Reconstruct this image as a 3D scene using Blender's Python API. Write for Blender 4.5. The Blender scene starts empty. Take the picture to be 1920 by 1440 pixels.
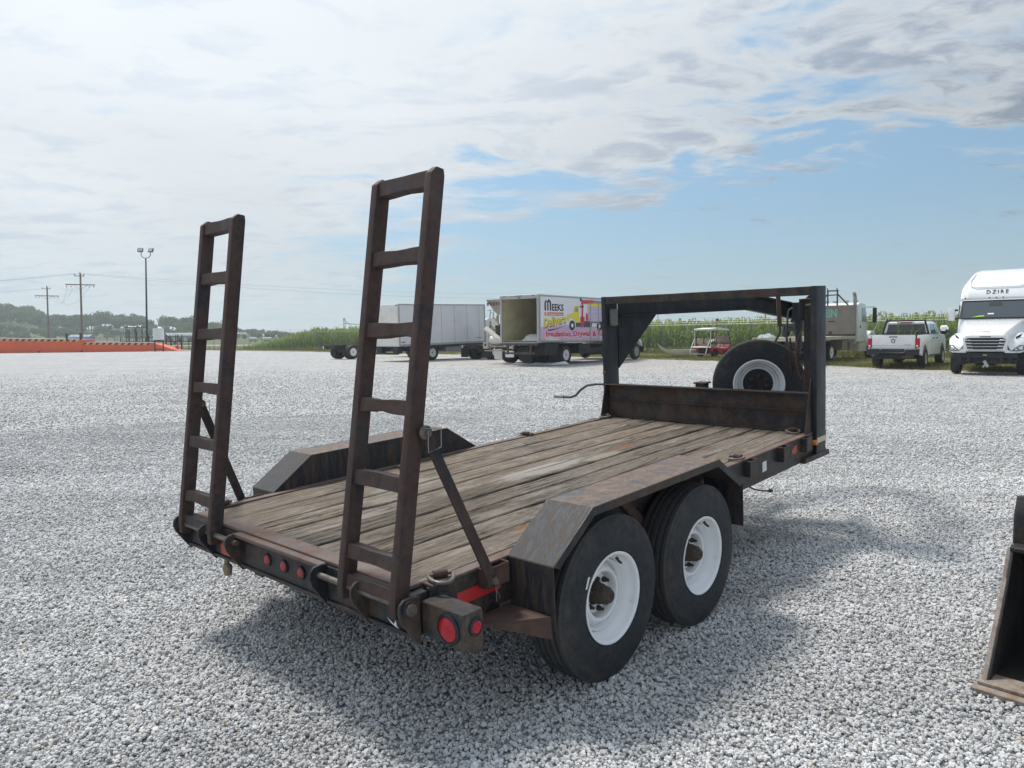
import bpy, bmesh, math, random
import numpy as np
from mathutils import Vector, Matrix
R = math.radians
random.seed(7)
rng = np.random.default_rng(7)
sc = bpy.context.scene
col = sc.collection

# ---------------------------------------------------------------- camera
PITCH, ROLL, CAM_H = 0.0680, 0.0119, 1.662
cd = bpy.data.cameras.new('camera'); cam = bpy.data.objects.new('camera', cd); col.objects.link(cam)
cd.sensor_width = 36.0; cd.lens = 1369.76 / 1920 * 36.0
cd.clip_start = 0.05; cd.clip_end = 6000
_cp, _sp, _cr, _sr = math.cos(PITCH), math.sin(PITCH), math.cos(ROLL), math.sin(ROLL)
_r = Vector((_cr, -_sr * _sp, -_sr * _cp)); _u = Vector((_sr, _cr * _sp, _cr * _cp)); _f = Vector((0, _cp, -_sp))
cam.matrix_world = Matrix(((_r.x, _u.x, -_f.x, 0), (_r.y, _u.y, -_f.y, 0), (_r.z, _u.z, -_f.z, CAM_H), (0, 0, 0, 1)))
sc.camera = cam

# ---------------------------------------------------------------- sky and sun
SUN_EL, SUN_AZ = R(61.0), R(-42.0)          # azimuth from +y towards +x
SUN_DIR = Vector((math.sin(SUN_AZ) * math.cos(SUN_EL), math.cos(SUN_AZ) * math.cos(SUN_EL), math.sin(SUN_EL)))
SKY_STRENGTH = 0.12
world = bpy.data.worlds.new('World'); sc.world = world; world.use_nodes = True

class N:
    """small helper round a node tree"""
    def __init__(s, tree): s.t = tree; s.n = tree.nodes; s.l = tree.links
    def node(s, typ, **kw):
        n = s.n.new(typ)
        for k, v in kw.items(): setattr(n, k, v)
        return n
    def put(s, sock, v):
        if hasattr(v, 'links') or isinstance(v, bpy.types.NodeSocket): s.l.new(v, sock)
        elif isinstance(v, (tuple, list)) and len(v) == 3 and sock.type == 'RGBA': sock.default_value = (*v, 1)
        else: sock.default_value = v
    def math(s, op, a, b=None, c=None, clamp=False):
        n = s.node('ShaderNodeMath', operation=op, use_clamp=clamp)
        for i, v in enumerate((a, b, c)):
            if v is not None: s.put(n.inputs[i], v)
        return n.outputs[0]
    def vmath(s, op, a, b=None):
        n = s.node('ShaderNodeVectorMath', operation=op); s.put(n.inputs[0], a)
        if b is not None: s.put(n.inputs[1], b)
        return n.outputs['Value' if op in ('DOT_PRODUCT', 'LENGTH', 'DISTANCE') else 'Vector']
    def mix(s, fac, a, b, blend='MIX'):
        n = s.node('ShaderNodeMix', data_type='RGBA', blend_type=blend)
        s.put(n.inputs[0], fac); s.put(n.inputs[6], a); s.put(n.inputs[7], b); return n.outputs[2]
    def noise(s, vec, scale, detail=4, rough=.55, dist=0, out='Fac'):
        n = s.node('ShaderNodeTexNoise'); s.put(n.inputs['Vector'], vec)
        n.inputs['Scale'].default_value = scale; n.inputs['Detail'].default_value = detail
        n.inputs['Roughness'].default_value = rough; n.inputs['Distortion'].default_value = dist
        return n.outputs[out]
    def voro(s, vec, scale, feature='F1', out='Distance', rand=1):
        n = s.node('ShaderNodeTexVoronoi', feature=feature); s.put(n.inputs['Vector'], vec)
        n.inputs['Scale'].default_value = scale; n.inputs['Randomness'].default_value = rand
        return n.outputs[out]
    def ramp(s, fac, stops, interp='LINEAR'):
        n = s.node('ShaderNodeValToRGB'); s.put(n.inputs[0], fac); cr = n.color_ramp; cr.interpolation = interp
        while len(cr.elements) < len(stops): cr.elements.new(.5)
        for e, (p, c) in zip(cr.elements, stops):
            e.position = p; e.color = (c, c, c, 1) if not isinstance(c, (tuple, list)) else (*c, 1)
        return n.outputs[0]
    def smooth(s, v, a, b, lo=0, hi=1):
        n = s.node('ShaderNodeMapRange', interpolation_type='SMOOTHSTEP'); s.put(n.inputs[0], v)
        n.inputs[1].default_value = a; n.inputs[2].default_value = b; n.inputs[3].default_value = lo; n.inputs[4].default_value = hi
        return n.outputs[0]
    def mapping(s, vec, scale=(1, 1, 1), loc=(0, 0, 0), rot=(0, 0, 0)):
        n = s.node('ShaderNodeMapping'); s.put(n.inputs[0], vec)
        n.inputs['Scale'].default_value = scale; n.inputs['Location'].default_value = loc; n.inputs['Rotation'].default_value = rot
        return n.outputs[0]
    def sep(s, vec):
        n = s.node('ShaderNodeSeparateXYZ'); s.put(n.inputs[0], vec); return n.outputs
    def comb(s, x, y, z):
        n = s.node('ShaderNodeCombineXYZ')
        for i, v in enumerate((x, y, z)): s.put(n.inputs[i], v)
        return n.outputs[0]
    def bump(s, h, strength=.3, dist=.01):
        n = s.node('ShaderNodeBump'); s.put(n.inputs['Height'], h)
        n.inputs['Strength'].default_value = strength; n.inputs['Distance'].default_value = dist; return n.outputs[0]

def build_sky():
    W = N(world.node_tree); W.n.clear()
    out = W.node('ShaderNodeOutputWorld'); bg = W.node('ShaderNodeBackground')
    bg.inputs[1].default_value = SKY_STRENGTH
    W.l.new(bg.outputs[0], out.inputs[0])
    sky = W.node('ShaderNodeTexSky', sky_type='NISHITA'); sky.sun_disc = False
    sky.sun_elevation = SUN_EL; sky.sun_rotation = SUN_AZ; sky.air_density = 1.0; sky.dust_density = 1.6; sky.ozone_density = 1.0
    d = W.node('ShaderNodeTexCoord').outputs['Generated']
    x, y, z = W.sep(d)
    zc = W.math('MAXIMUM', z, 0.0)
    # the clouds lie on a flat layer overhead: project the direction on to it
    q = W.math('DIVIDE', 1.0, W.math('ADD', zc, 0.10))
    P = W.comb(W.math('MULTIPLY', x, q), W.math('MULTIPLY', y, q), 0.0)
    k = 1.0 / SKY_STRENGTH
    # big cloud fields: where the sheet is thick, where it opens
    def blob(az, el, lo, hi):
        c = Vector((math.sin(R(az)) * math.cos(R(el)), math.cos(R(az)) * math.cos(R(el)), math.sin(R(el))))
        return W.smooth(W.vmath('DOT_PRODUCT', d, tuple(c)), math.cos(R(hi)), math.cos(R(lo)))
    warp = W.vmath('ADD', P, W.vmath('MULTIPLY', W.noise(P, 1.1, 4, .55, 0, 'Color'), (.55, .55, 0)))
    big = W.noise(W.mapping(warp, (1, 1, 1), (2.2, 1.1, 0)), .62, 4, .5)
    mid = W.noise(W.mapping(warp, (1.0, 1.7, 1), (3.1, .7, 0), (0, 0, R(-28))), 1.7, 8, .60, .2)
    fine = W.noise(W.mapping(warp, (1.0, 1.5, 1), (1.3, 4.2, 0), (0, 0, R(-38))), 4.1, 9, .60, .15)
    hl = W.math('SQRT', W.math('ADD', W.math('MULTIPLY', x, x), W.math('MULTIPLY', y, y)))
    azd = W.math('DIVIDE', W.math('ADD', W.math('MULTIPLY', x, .82), W.math('MULTIPLY', y, .57)), W.math('ADD', hl, 1e-4))
    zz = W.math('ADD', z, W.math('MULTIPLY', W.math('SUBTRACT', mid, .5), .26))
    gap = W.math('MULTIPLY', W.smooth(azd, .20, .66), W.smooth(zz, .255, .15))       # the sheet ends low over the corn
    sheet = blob(-22, 30, 8, 44)                                                       # veiled sun side
    n0 = W.math('ADD', W.math('MULTIPLY', W.math('SUBTRACT', big, .5), .9), W.math('ADD', W.math('MULTIPLY', W.math('SUBTRACT', mid, .5), 1.9), W.math('MULTIPLY', W.math('SUBTRACT', fine, .5), .95)))
    n0 = W.math('MULTIPLY', n0, W.math('SUBTRACT', 1.0, W.math('MULTIPLY', sheet, .45)))
    cov = W.math('ADD', n0, W.math('ADD', .27, W.math('MULTIPLY', sheet, .16)))
    cov = W.math('SUBTRACT', cov, W.math('MULTIPLY', gap, .56))
    cover = W.smooth(cov, -.14, .34)
    sd = W.math('MAXIMUM', W.vmath('DOT_PRODUCT', d, tuple(SUN_DIR)), 0.0)
    glow2 = W.math('POWER', sd, 2.2)
    # brightness: thin sheet white, thick lumps grey underneath, brighter towards the veiled sun
    lum = W.math('ADD', W.math('MULTIPLY', W.math('SUBTRACT', mid, .5), 1.0), W.math('ADD', W.math('MULTIPLY', W.math('SUBTRACT', fine, .5), 1.25), W.math('MULTIPLY', W.math('SUBTRACT', big, .5), .7)))
    thick = W.smooth(W.math('SUBTRACT', lum, W.math('MULTIPLY', sheet, .08)), -.10, .22)
    calm = W.math('SUBTRACT', 1.0, W.math('MULTIPLY', sheet, .70))
    lumps = W.math('MULTIPLY', thick, calm)
    bright = W.math('ADD', .395, W.math('MULTIPLY', glow2, .54))
    bright = W.math('SUBTRACT', bright, W.math('MULTIPLY', lumps, .17))
    bright = W.math('ADD', bright, W.math('MULTIPLY', W.math('SUBTRACT', big, .5), .22))
    cc = W.mix(lumps, (.945, 1.0, 1.05), (.80, .945, 1.16))
    cloud = W.mix(1.0, cc, W.comb(W.math('MULTIPLY', bright, k), W.math('MULTIPLY', bright, k), W.math('MULTIPLY', bright, k)), 'MULTIPLY')
    # clear air, as the sky model gives it, whitened by thin haze
    clear = W.mix(1.0, sky.outputs[0], (.74, .86, .86), 'MULTIPLY')
    vr = W.math('ADD', .235, W.math('MULTIPLY', glow2, .42))
    veil = W.comb(W.math('MULTIPLY', vr, .64 * k), W.math('MULTIPLY', vr, 1.08 * k), W.math('MULTIPLY', vr, 1.58 * k))
    clear = W.mix(.66, clear, veil)
    colr = W.mix(cover, clear, cloud)
    # horizon haze, warmer white towards the sun side
    hz = W.smooth(z, -.02, .20, 1, 0)
    hb = W.math('ADD', .38, W.math('MULTIPLY', glow2, .46))
    hcol = W.comb(W.math('MULTIPLY', hb, .86 * k), W.math('MULTIPLY', hb, 1.05 * k), W.math('MULTIPLY', hb, 1.12 * k))
    colr = W.mix(W.math('MULTIPLY', hz, .48), colr, hcol)
    W.l.new(colr, bg.inputs[0])
build_sky()

sl = bpy.data.lights.new('sun', 'SUN'); sl.energy = 2.45; sl.angle = R(12.0); sl.color = (1.0, .95, .88)
sun = bpy.data.objects.new('sun', sl); col.objects.link(sun)
sun.rotation_euler = (-SUN_DIR).to_track_quat('-Z', 'Y').to_euler()
sun.location = (-8, 8, 20)

sc.view_settings.view_transform = 'Standard'; sc.view_settings.look = 'None'
sc.view_settings.exposure = 0.50; sc.view_settings.gamma = 1.0; sc.view_settings.use_curve_mapping = False
sc.cycles.use_denoising = True
sc.cycles.max_bounces = 8; sc.cycles.transparent_max_bounces = 16; sc.cycles.volume_bounces = 1

# ---------------------------------------------------------------- mesh building
class M:
    def __init__(s, xf=None): s.v = []; s.f = []; s.xf = xf
    def add(s, vs, fs):
        b = len(s.v)
        for p in vs:
            p = Vector(p); s.v.append(tuple(s.xf @ p if s.xf else p))
        s.f += [tuple(i + b for i in f) for f in fs]; return s
    def box(s, x0, x1, y0, y1, z0, z1):
        return s.add([(x, y, z) for z in (z0, z1) for y in (y0, y1) for x in (x0, x1)],
                     [(0, 2, 3, 1), (4, 5, 7, 6), (0, 1, 5, 4), (2, 6, 7, 3), (0, 4, 6, 2), (1, 3, 7, 5)])
    def bar(s, a, b, w, h, up=(0, 0, 1)):
        """rectangular bar from a to b, w across, h along up"""
        a, b = Vector(a), Vector(b); d = (b - a).normalized(); up = Vector(up)
        sx = d.cross(up)
        if sx.length < 1e-4: sx = d.cross(Vector((0, 1, 0)))
        sx.normalize(); su = sx.cross(d).normalized()
        vs = [p + sx * (i * w / 2) + su * (j * h / 2) for p in (a, b) for j in (-1, 1) for i in (-1, 1)]
        return s.add(vs, [(0, 2, 3, 1), (4, 5, 7, 6), (0, 1, 5, 4), (2, 6, 7, 3), (0, 4, 6, 2), (1, 3, 7, 5)])
    def prism(s, poly, axis, a, b):
        """polygon (2 coordinates, the other two axes in order) pushed from a to b along axis"""
        n = len(poly)
        def pt(p, t): q = list(p); q.insert(axis, t); return q
        vs = [pt(p, a) for p in poly] + [pt(p, b) for p in poly]
        return s.add(vs, [tuple(range(n - 1, -1, -1)), tuple(range(n, 2 * n))] + [(i, (i + 1) % n, n + (i + 1) % n, n + i) for i in range(n)])
    def tube(s, pts, r, n=8, cap=True, closed=False):
        pts = [Vector(p) for p in pts]; rs = r if isinstance(r, (list, tuple)) else [r] * len(pts)
        base = len(s.v); vs = []; up = None; m = len(pts)
        for i, p in enumerate(pts):
            if closed: d = pts[(i + 1) % m] - pts[i - 1]
            else: d = pts[min(i + 1, m - 1)] - pts[max(i - 1, 0)]
            d.normalize()
            if up is None: up = Vector((0, 0, 1)) if abs(d.z) < .9 else Vector((1, 0, 0))
            sx = d.cross(up).normalized(); up = sx.cross(d).normalized()
            vs += [p + (sx * math.cos(2 * math.pi * k / n) + up * math.sin(2 * math.pi * k / n)) * rs[i] for k in range(n)]
        fs = [(i * n + k, i * n + (k + 1) % n, (i + 1) * n + (k + 1) % n, (i + 1) * n + k) for i in range(m - 1) for k in range(n)]
        if closed: fs += [((m - 1) * n + k, (m - 1) * n + (k + 1) % n, (k + 1) % n, k) for k in range(n)]
        elif cap: fs += [tuple(range(n - 1, -1, -1)), tuple(range((m - 1) * n, m * n))]
        return s.add(vs, fs)
    def lathe(s, prof, c, ax=(1, 0, 0), n=32, closed=False):
        """profile (along axis, radius) turned round the axis through c"""
        ax = Vector(ax).normalized(); c = Vector(c)
        e1 = ax.cross(Vector((0, 0, 1)) if abs(ax.z) < .9 else Vector((1, 0, 0))).normalized(); e2 = ax.cross(e1)
        vs = []; m = len(prof)
        for (t, r) in prof:
            vs += [c + ax * t + (e1 * math.cos(2 * math.pi * k / n) + e2 * math.sin(2 * math.pi * k / n)) * max(r, 1e-4) for k in range(n)]
        fs = [(i * n + k, i * n + (k + 1) % n, (i + 1) * n + (k + 1) % n, (i + 1) * n + k) for i in range(m - 1) for k in range(n)]
        if closed: fs += [((m - 1) * n + k, (m - 1) * n + (k + 1) % n, (k + 1) % n, k) for k in range(n)]
        else:
            if prof[0][1] > 1e-3: fs.append(tuple(range(n - 1, -1, -1)))
            if prof[-1][1] > 1e-3: fs.append(tuple(range((m - 1) * n, m * n)))
        return s.add(vs, fs)
    def loft(s, secs, cap=True):
        n = len(secs[0]); vs = [p for q in secs for p in q]; m = len(secs)
        fs = [(i * n + k, i * n + (k + 1) % n, (i + 1) * n + (k + 1) % n, (i + 1) * n + k) for i in range(m - 1) for k in range(n)]
        if cap: fs += [tuple(range(n - 1, -1, -1)), tuple(range((m - 1) * n, m * n))]
        return s.add(vs, fs)
    def poly(s, pts): return s.add(pts, [tuple(range(len(pts)))])
    def obj(s, name, mat, parent=None, bevel=0, seg=1, smooth=30, label=None, recalc=True, loc=None):
        me = bpy.data.meshes.new(name); me.from_pydata(s.v, [], s.f)
        bm = bmesh.new(); bm.from_mesh(me)
        if recalc: bmesh.ops.recalc_face_normals(bm, faces=bm.faces)
        if bevel:
            ed = [e for e in bm.edges if len(e.link_faces) == 2 and e.calc_face_angle(0) > R(25)]
            bmesh.ops.bevel(bm, geom=ed, offset=bevel, segments=seg, profile=.6, affect='EDGES', clamp_overlap=True)
        bm.to_mesh(me); bm.free()
        if smooth:
            me.shade_smooth(); me.set_sharp_from_angle(angle=R(smooth))
        if mat: me.materials.append(mat)
        o = bpy.data.objects.new(name, me); col.objects.link(o)
        if parent: o.parent = parent
        if loc: o.location = loc
        if label: o['label'] = label
        return o

def tag(o, label=None, cat=None, group=None, kind=None):
    if label: o['label'] = label
    if cat: o['category'] = cat
    if group: o['group'] = group
    if kind: o['kind'] = kind
    return o
def thing(name, label, cat, loc=(0, 0, 0), rotz=0.0, group=None):
    o = bpy.data.objects.new(name, None); col.objects.link(o); o.empty_display_size = .2
    o.location = loc; o.rotation_euler = (0, 0, rotz)
    return tag(o, label, cat, group)
def place(me, name, parent, loc=None, mw=None):
    o = bpy.data.objects.new(name, me); col.objects.link(o); o.parent = parent
    if mw: o.matrix_local = mw
    elif loc: o.location = loc
    return o
def dup(root, loc, rotz, label=None):
    r = root.copy(); col.objects.link(r); r.location = loc; r.rotation_euler = (0, 0, rotz)
    if label: r['label'] = label
    for ch in list(root.children):
        c = ch.copy(); col.objects.link(c); c.parent = r
        for g in list(ch.children):
            d = g.copy(); col.objects.link(d); d.parent = c
    return r
def heading(phi):      # thing whose own +y points phi degrees right of the view's depth axis
    return -R(phi)
def text_obj(txt, name, mat, parent, origin, ux, uy, w, h, bold=.0, shear=0, label=None, thick=0.0, gap=1.0):
    """flat lettering that fills w x h, its lower left at origin, running along ux, upwards along uy"""
    cu = bpy.data.curves.new(name, 'FONT'); cu.body = txt; cu.size = 1; cu.offset = bold; cu.resolution_u = 2; cu.shear = shear
    cu.extrude = thick; cu.space_character = gap
    t = bpy.data.objects.new('tmp', cu); col.objects.link(t)
    me = bpy.data.meshes.new_from_object(t.evaluated_get(bpy.context.evaluated_depsgraph_get()))
    bpy.data.objects.remove(t)
    n = len(me.vertices); a = np.empty(n * 3, 'f'); me.vertices.foreach_get('co', a); a = a.reshape(-1, 3)
    lo, hi = a.min(0), a.max(0)
    ux, uy = Vector(ux), Vector(uy); un = ux.cross(uy)
    s0, s1 = w / (hi[0] - lo[0]), h / (hi[1] - lo[1])
    b = np.array(origin) + np.outer((a[:, 0] - lo[0]) * s0, ux) + np.outer((a[:, 1] - lo[1]) * s1, uy) + np.outer(a[:, 2], un)
    me.vertices.foreach_set('co', b.astype('f').ravel()); me.materials.clear(); me.materials.append(mat); me.update()
    o = bpy.data.objects.new(name, me); col.objects.link(o); o.parent = parent
    if label: o['label'] = label
    return o

# ---------------------------------------------------------------- materials
def new_mat(name):
    m = bpy.data.materials.new(name); m.use_nodes = True
    t = N(m.node_tree); b = m.node_tree.nodes['Principled BSDF']
    return m, t, b
def coords(t, kind='Object'): return t.node('ShaderNodeTexCoord').outputs[kind]
def plain(name, c, rough=.5, metal=0, var=.12, scale=6, bump=0, dirt=None, dirt_amt=.35, spec=.5, coat=0):
    m, t, b = new_mat(name); v = coords(t)
    n = t.noise(v, scale, 5, .6)
    dark = tuple(x * (1 - var) for x in c); light = tuple(min(1, x * (1 + var)) for x in c)
    colr = t.ramp(n, [(.3, dark), (.7, light)])
    if dirt:
        g = t.smooth(t.noise(v, scale * .45, 6, .68), .45, .75, 0, dirt_amt)
        colr = t.mix(g, colr, dirt)
    t.put(b.inputs['Base Color'], colr); b.inputs['Metallic'].default_value = metal
    t.put(b.inputs['Roughness'], t.ramp(t.noise(v, scale * 2.2, 4, .6), [(.3, max(0, rough - .08)), (.7, min(1, rough + .08))]))
    b.inputs['Specular IOR Level'].default_value = spec
    b.inputs['Coat Weight'].default_value = coat
    if bump: t.put(b.inputs['Normal'], t.bump(t.noise(v, scale * 8, 3, .6), bump, .004))
    return m
def rusty(name, paint, rust, amount=.5, scale=5, streak=(1, 1, .35), rough=.55, edge=.08, fleck=.25, dust=None, dust_amt=0):
    """old paint with rust coming through in ragged patches"""
    m, t, b = new_mat(name); v = coords(t)
    vs = t.mapping(v, streak)
    n1 = t.noise(vs, scale, 8, .68, .4); n2 = t.noise(v, scale * 5, 5, .7); n3 = t.noise(v, scale * 22, 3, .6)
    mask = t.math('ADD', n1, t.math('MULTIPLY', t.math('SUBTRACT', n2, .5), .35))
    mask = t.math('ADD', mask, t.math('MULTIPLY', t.math('SUBTRACT', n3, .5), fleck))
    thr = .5 + (.5 - amount) * .5
    mask = t.smooth(mask, thr - edge, thr + edge)
    rc = t.ramp(n2, [(.25, tuple(x * .62 for x in rust)), (.55, rust), (.8, (min(1, rust[0] * 1.5), rust[1] * 1.35, rust[2] * 1.2))])
    pc = t.ramp(t.noise(v, scale * 1.7, 5, .6), [(.3, tuple(x * .8 for x in paint)), (.7, tuple(x * 1.25 for x in paint))])
    c = t.mix(mask, pc, rc)
    if dust:
        g = t.smooth(t.noise(t.mapping(v, (1, 1, .6)), scale * 1.3, 7, .7), .4, .75, 0, dust_amt); c = t.mix(g, c, dust)
    t.put(b.inputs['Base Color'], c)
    t.put(b.inputs['Roughness'], t.math('ADD', t.math('MULTIPLY', mask, .26), rough))
    b.inputs['Specular IOR Level'].default_value = .4
    h = t.math('ADD', t.math('MULTIPLY', n3, .5), t.math('MULTIPLY', mask, .6))
    t.put(b.inputs['Normal'], t.bump(h, .35, .002))
    return m
def glassy(name, c, rough=.06):
    m, t, b = new_mat(name); b.inputs['Base Color'].default_value = (*c, 1); b.inputs['Roughness'].default_value = rough
    b.inputs['Specular IOR Level'].default_value = .7; b.inputs['Coat Weight'].default_value = .4
    v = coords(t); t.put(b.inputs['Roughness'], t.ramp(t.noise(v, 3, 4), [(.3, rough), (.8, rough + .08)]))
    return m
DUST = (.30, .27, .23)
RUST = (.060, .036, .028); PAINT = (.010, .014, .021)
mt = {}
mt['ramp'] = rusty('rusty ramp steel', (.009, .015, .025), (.062, .036, .030), .64, 5.0, (1, 1, .42), .48, .06, .55, (.15, .135, .12), .22)
mt['frame'] = rusty('worn black frame steel', (.010, .015, .022), (.070, .046, .035), .46, 6.5, (1, 1, .30), .46, .06, .55, (.17, .145, .12), .22)
mt['dark'] = rusty('dark painted steel', (.009, .014, .022), (.042, .029, .024), .30, 6, (1, 1, .3), .46, .08, .5, (.13, .13, .13), .20)
mt['flange'] = rusty('bare rusty flange', (.10, .085, .08), (.155, .092, .072), .60, 6, (1, .4, 1), .6, .14, .35, (.26, .23, .20), .35)
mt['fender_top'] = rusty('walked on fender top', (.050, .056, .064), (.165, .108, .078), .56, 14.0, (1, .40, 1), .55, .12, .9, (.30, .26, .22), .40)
mt['fender_slope'] = rusty('chipped fender paint', (.022, .032, .043), (.125, .090, .066), .40, 38.0, (1.5, .40, .40), .58, .06, .8, (.14, .12, .11), .08)
mt['fender_side'] = rusty('streaked fender side', (.012, .018, .028), (.095, .066, .046), .40, 36.0, (1, 1, .14), .5, .07, .8, (.15, .13, .115), .14)
mt['bulk'] = rusty('rust stained bulkhead', (.013, .018, .025), (.066, .039, .030), .56, 5, (.5, 1, 1.0), .48, .08, .5, (.18, .145, .11), .38)
mt['pin'] = rusty('worn bare pin', (.16, .145, .13), (.10, .07, .055), .45, 9, (1, 1, 1), .35, .15)
mt['rust'] = plain('dull rust', (.085, .050, .040), .8, 0, .35, 12, .4)
mt['rustred'] = plain('red rust', (.16, .055, .042), .75, 0, .3, 12, .4)
mt['hub'] = rusty('greasy hub', (.045, .038, .030), (.085, .062, .045), .5, 16, (1, 1, 1), .5, .15)
mt['steel'] = plain('dull zinc', (.32, .31, .29), .42, .8, .2, 20, .1)
mt['black'] = plain('black plastic', (.012, .013, .016), .5, 0, .2, 8)
mt['blackmetal'] = plain('black chassis metal', (.014, .016, .020), .6, 0, .35, 5, .2, (.10, .09, .08), .30)
mt['red_lens'] = plain('red lens', (.42, .008, .022), .22, 0, .10, 30, 0, spec=.4, coat=.15)
mt['red_lens_faded'] = plain('faded red lens', (.40, .04, .05), .40, 0, .1, 14)
mt['amber'] = plain('amber lens', (.72, .22, .02), .25, 0, .1, 30)
mt['red_tape'] = plain('red reflective tape', (.50, .02, .025), .35, 0, .12, 30)
mt['red_tape_worn'] = plain('worn red tape', (.42, .09, .06), .6, 0, .25, 30, 0, (.12, .07, .06), .5)
mt['cream_tape'] = plain('cream tape', (.58, .53, .38), .5, 0, .1, 20)
mt['sticker'] = plain('white sticker', (.72, .73, .74), .5, 0, .06, 20)
mt['rubber_hose'] = plain('dark hose', (.04, .045, .05), .55, 0, .2, 12)
mt['grey_box'] = plain('weathered grey box', (.20, .20, .18), .6, 0, .2, 10)
# ---------------------------------------------------------------- tyre, rim and wood materials
def tyre_mat(name, c=(.028, .033, .039), dust=(.125, .098, .068), amt=.50, R0=.0):
    m, t, b = new_mat(name); v = coords(t)
    x, y, z = t.sep(v)
    rad = t.math('SQRT', t.math('ADD', t.math('MULTIPLY', y, y), t.math('MULTIPLY', z, z)))
    g = t.smooth(t.noise(v, 7, 7, .72, .5), .42, .72, 0, amt)
    if R0:   # road dirt keeps to the shoulder and the tread edge
        g = t.math('MULTIPLY', g, t.smooth(rad, R0 * .66, R0 * .90, .18, 1))
    tr = t.smooth(rad, R0 - .016, R0 - .007, 0, .75) if R0 else 0.0     # the running surface is scuffed grey
    cc = t.mix(g, t.ramp(t.noise(v, 30, 3), [(.3, tuple(q * .75 for q in c)), (.7, tuple(q * 1.3 for q in c))]), dust)
    if R0: cc = t.mix(tr, cc, t.ramp(t.noise(v, 45, 5, .7), [(.3, (.045, .047, .050)), (.7, (.085, .086, .086))]))
    t.put(b.inputs['Base Color'], cc); b.inputs['Roughness'].default_value = .72; b.inputs['Specular IOR Level'].default_value = .35
    h = t.math('ADD', t.noise(v, 60, 4, .7), t.math('MULTIPLY', t.math('SINE', t.math('MULTIPLY', rad, 700.0)), .05))
    t.put(b.inputs['Normal'], t.bump(h, .25, .003))
    return m
mt['tyre'] = tyre_mat('trailer tyre rubber', R0=.4)
mt['tyre_far'] = tyre_mat('truck tyre rubber', (.018, .020, .024), (.09, .08, .065), .4)
mt['rim_plain'] = plain('white wheel paint', (.86, .88, .90), .35, 0, .03, 7, .05, (.55, .52, .48), .16)
mt['rim_far'] = plain('truck wheel white', (.68, .68, .66), .45, 0, .08, 6, 0, (.3, .26, .2), .3)
mt['rim_alu'] = plain('aluminium wheel', (.55, .56, .57), .3, .85, .1, 6)
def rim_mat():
    m, t, b = new_mat('white wheel paint with grime and painted step shade'); v = coords(t); x, y, z = t.sep(v)
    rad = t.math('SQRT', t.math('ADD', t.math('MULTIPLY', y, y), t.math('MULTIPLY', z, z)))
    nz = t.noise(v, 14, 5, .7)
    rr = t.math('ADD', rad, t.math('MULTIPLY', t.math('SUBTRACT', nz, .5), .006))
    def line(c, w): return t.smooth(t.math('ABSOLUTE', t.math('SUBTRACT', rr, c)), 0, w, 1, 0)  # dark rings at the rim steps: recess shade painted into the colour, with grime
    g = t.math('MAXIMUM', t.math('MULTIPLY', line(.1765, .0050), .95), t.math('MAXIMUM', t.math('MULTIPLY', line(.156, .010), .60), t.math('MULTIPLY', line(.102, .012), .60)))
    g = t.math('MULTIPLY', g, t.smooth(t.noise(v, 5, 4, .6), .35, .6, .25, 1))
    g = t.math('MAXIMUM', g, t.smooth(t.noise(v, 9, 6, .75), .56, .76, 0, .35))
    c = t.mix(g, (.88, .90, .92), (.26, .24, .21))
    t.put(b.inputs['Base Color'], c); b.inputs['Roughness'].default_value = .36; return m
mt['rim'] = rim_mat()
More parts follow.
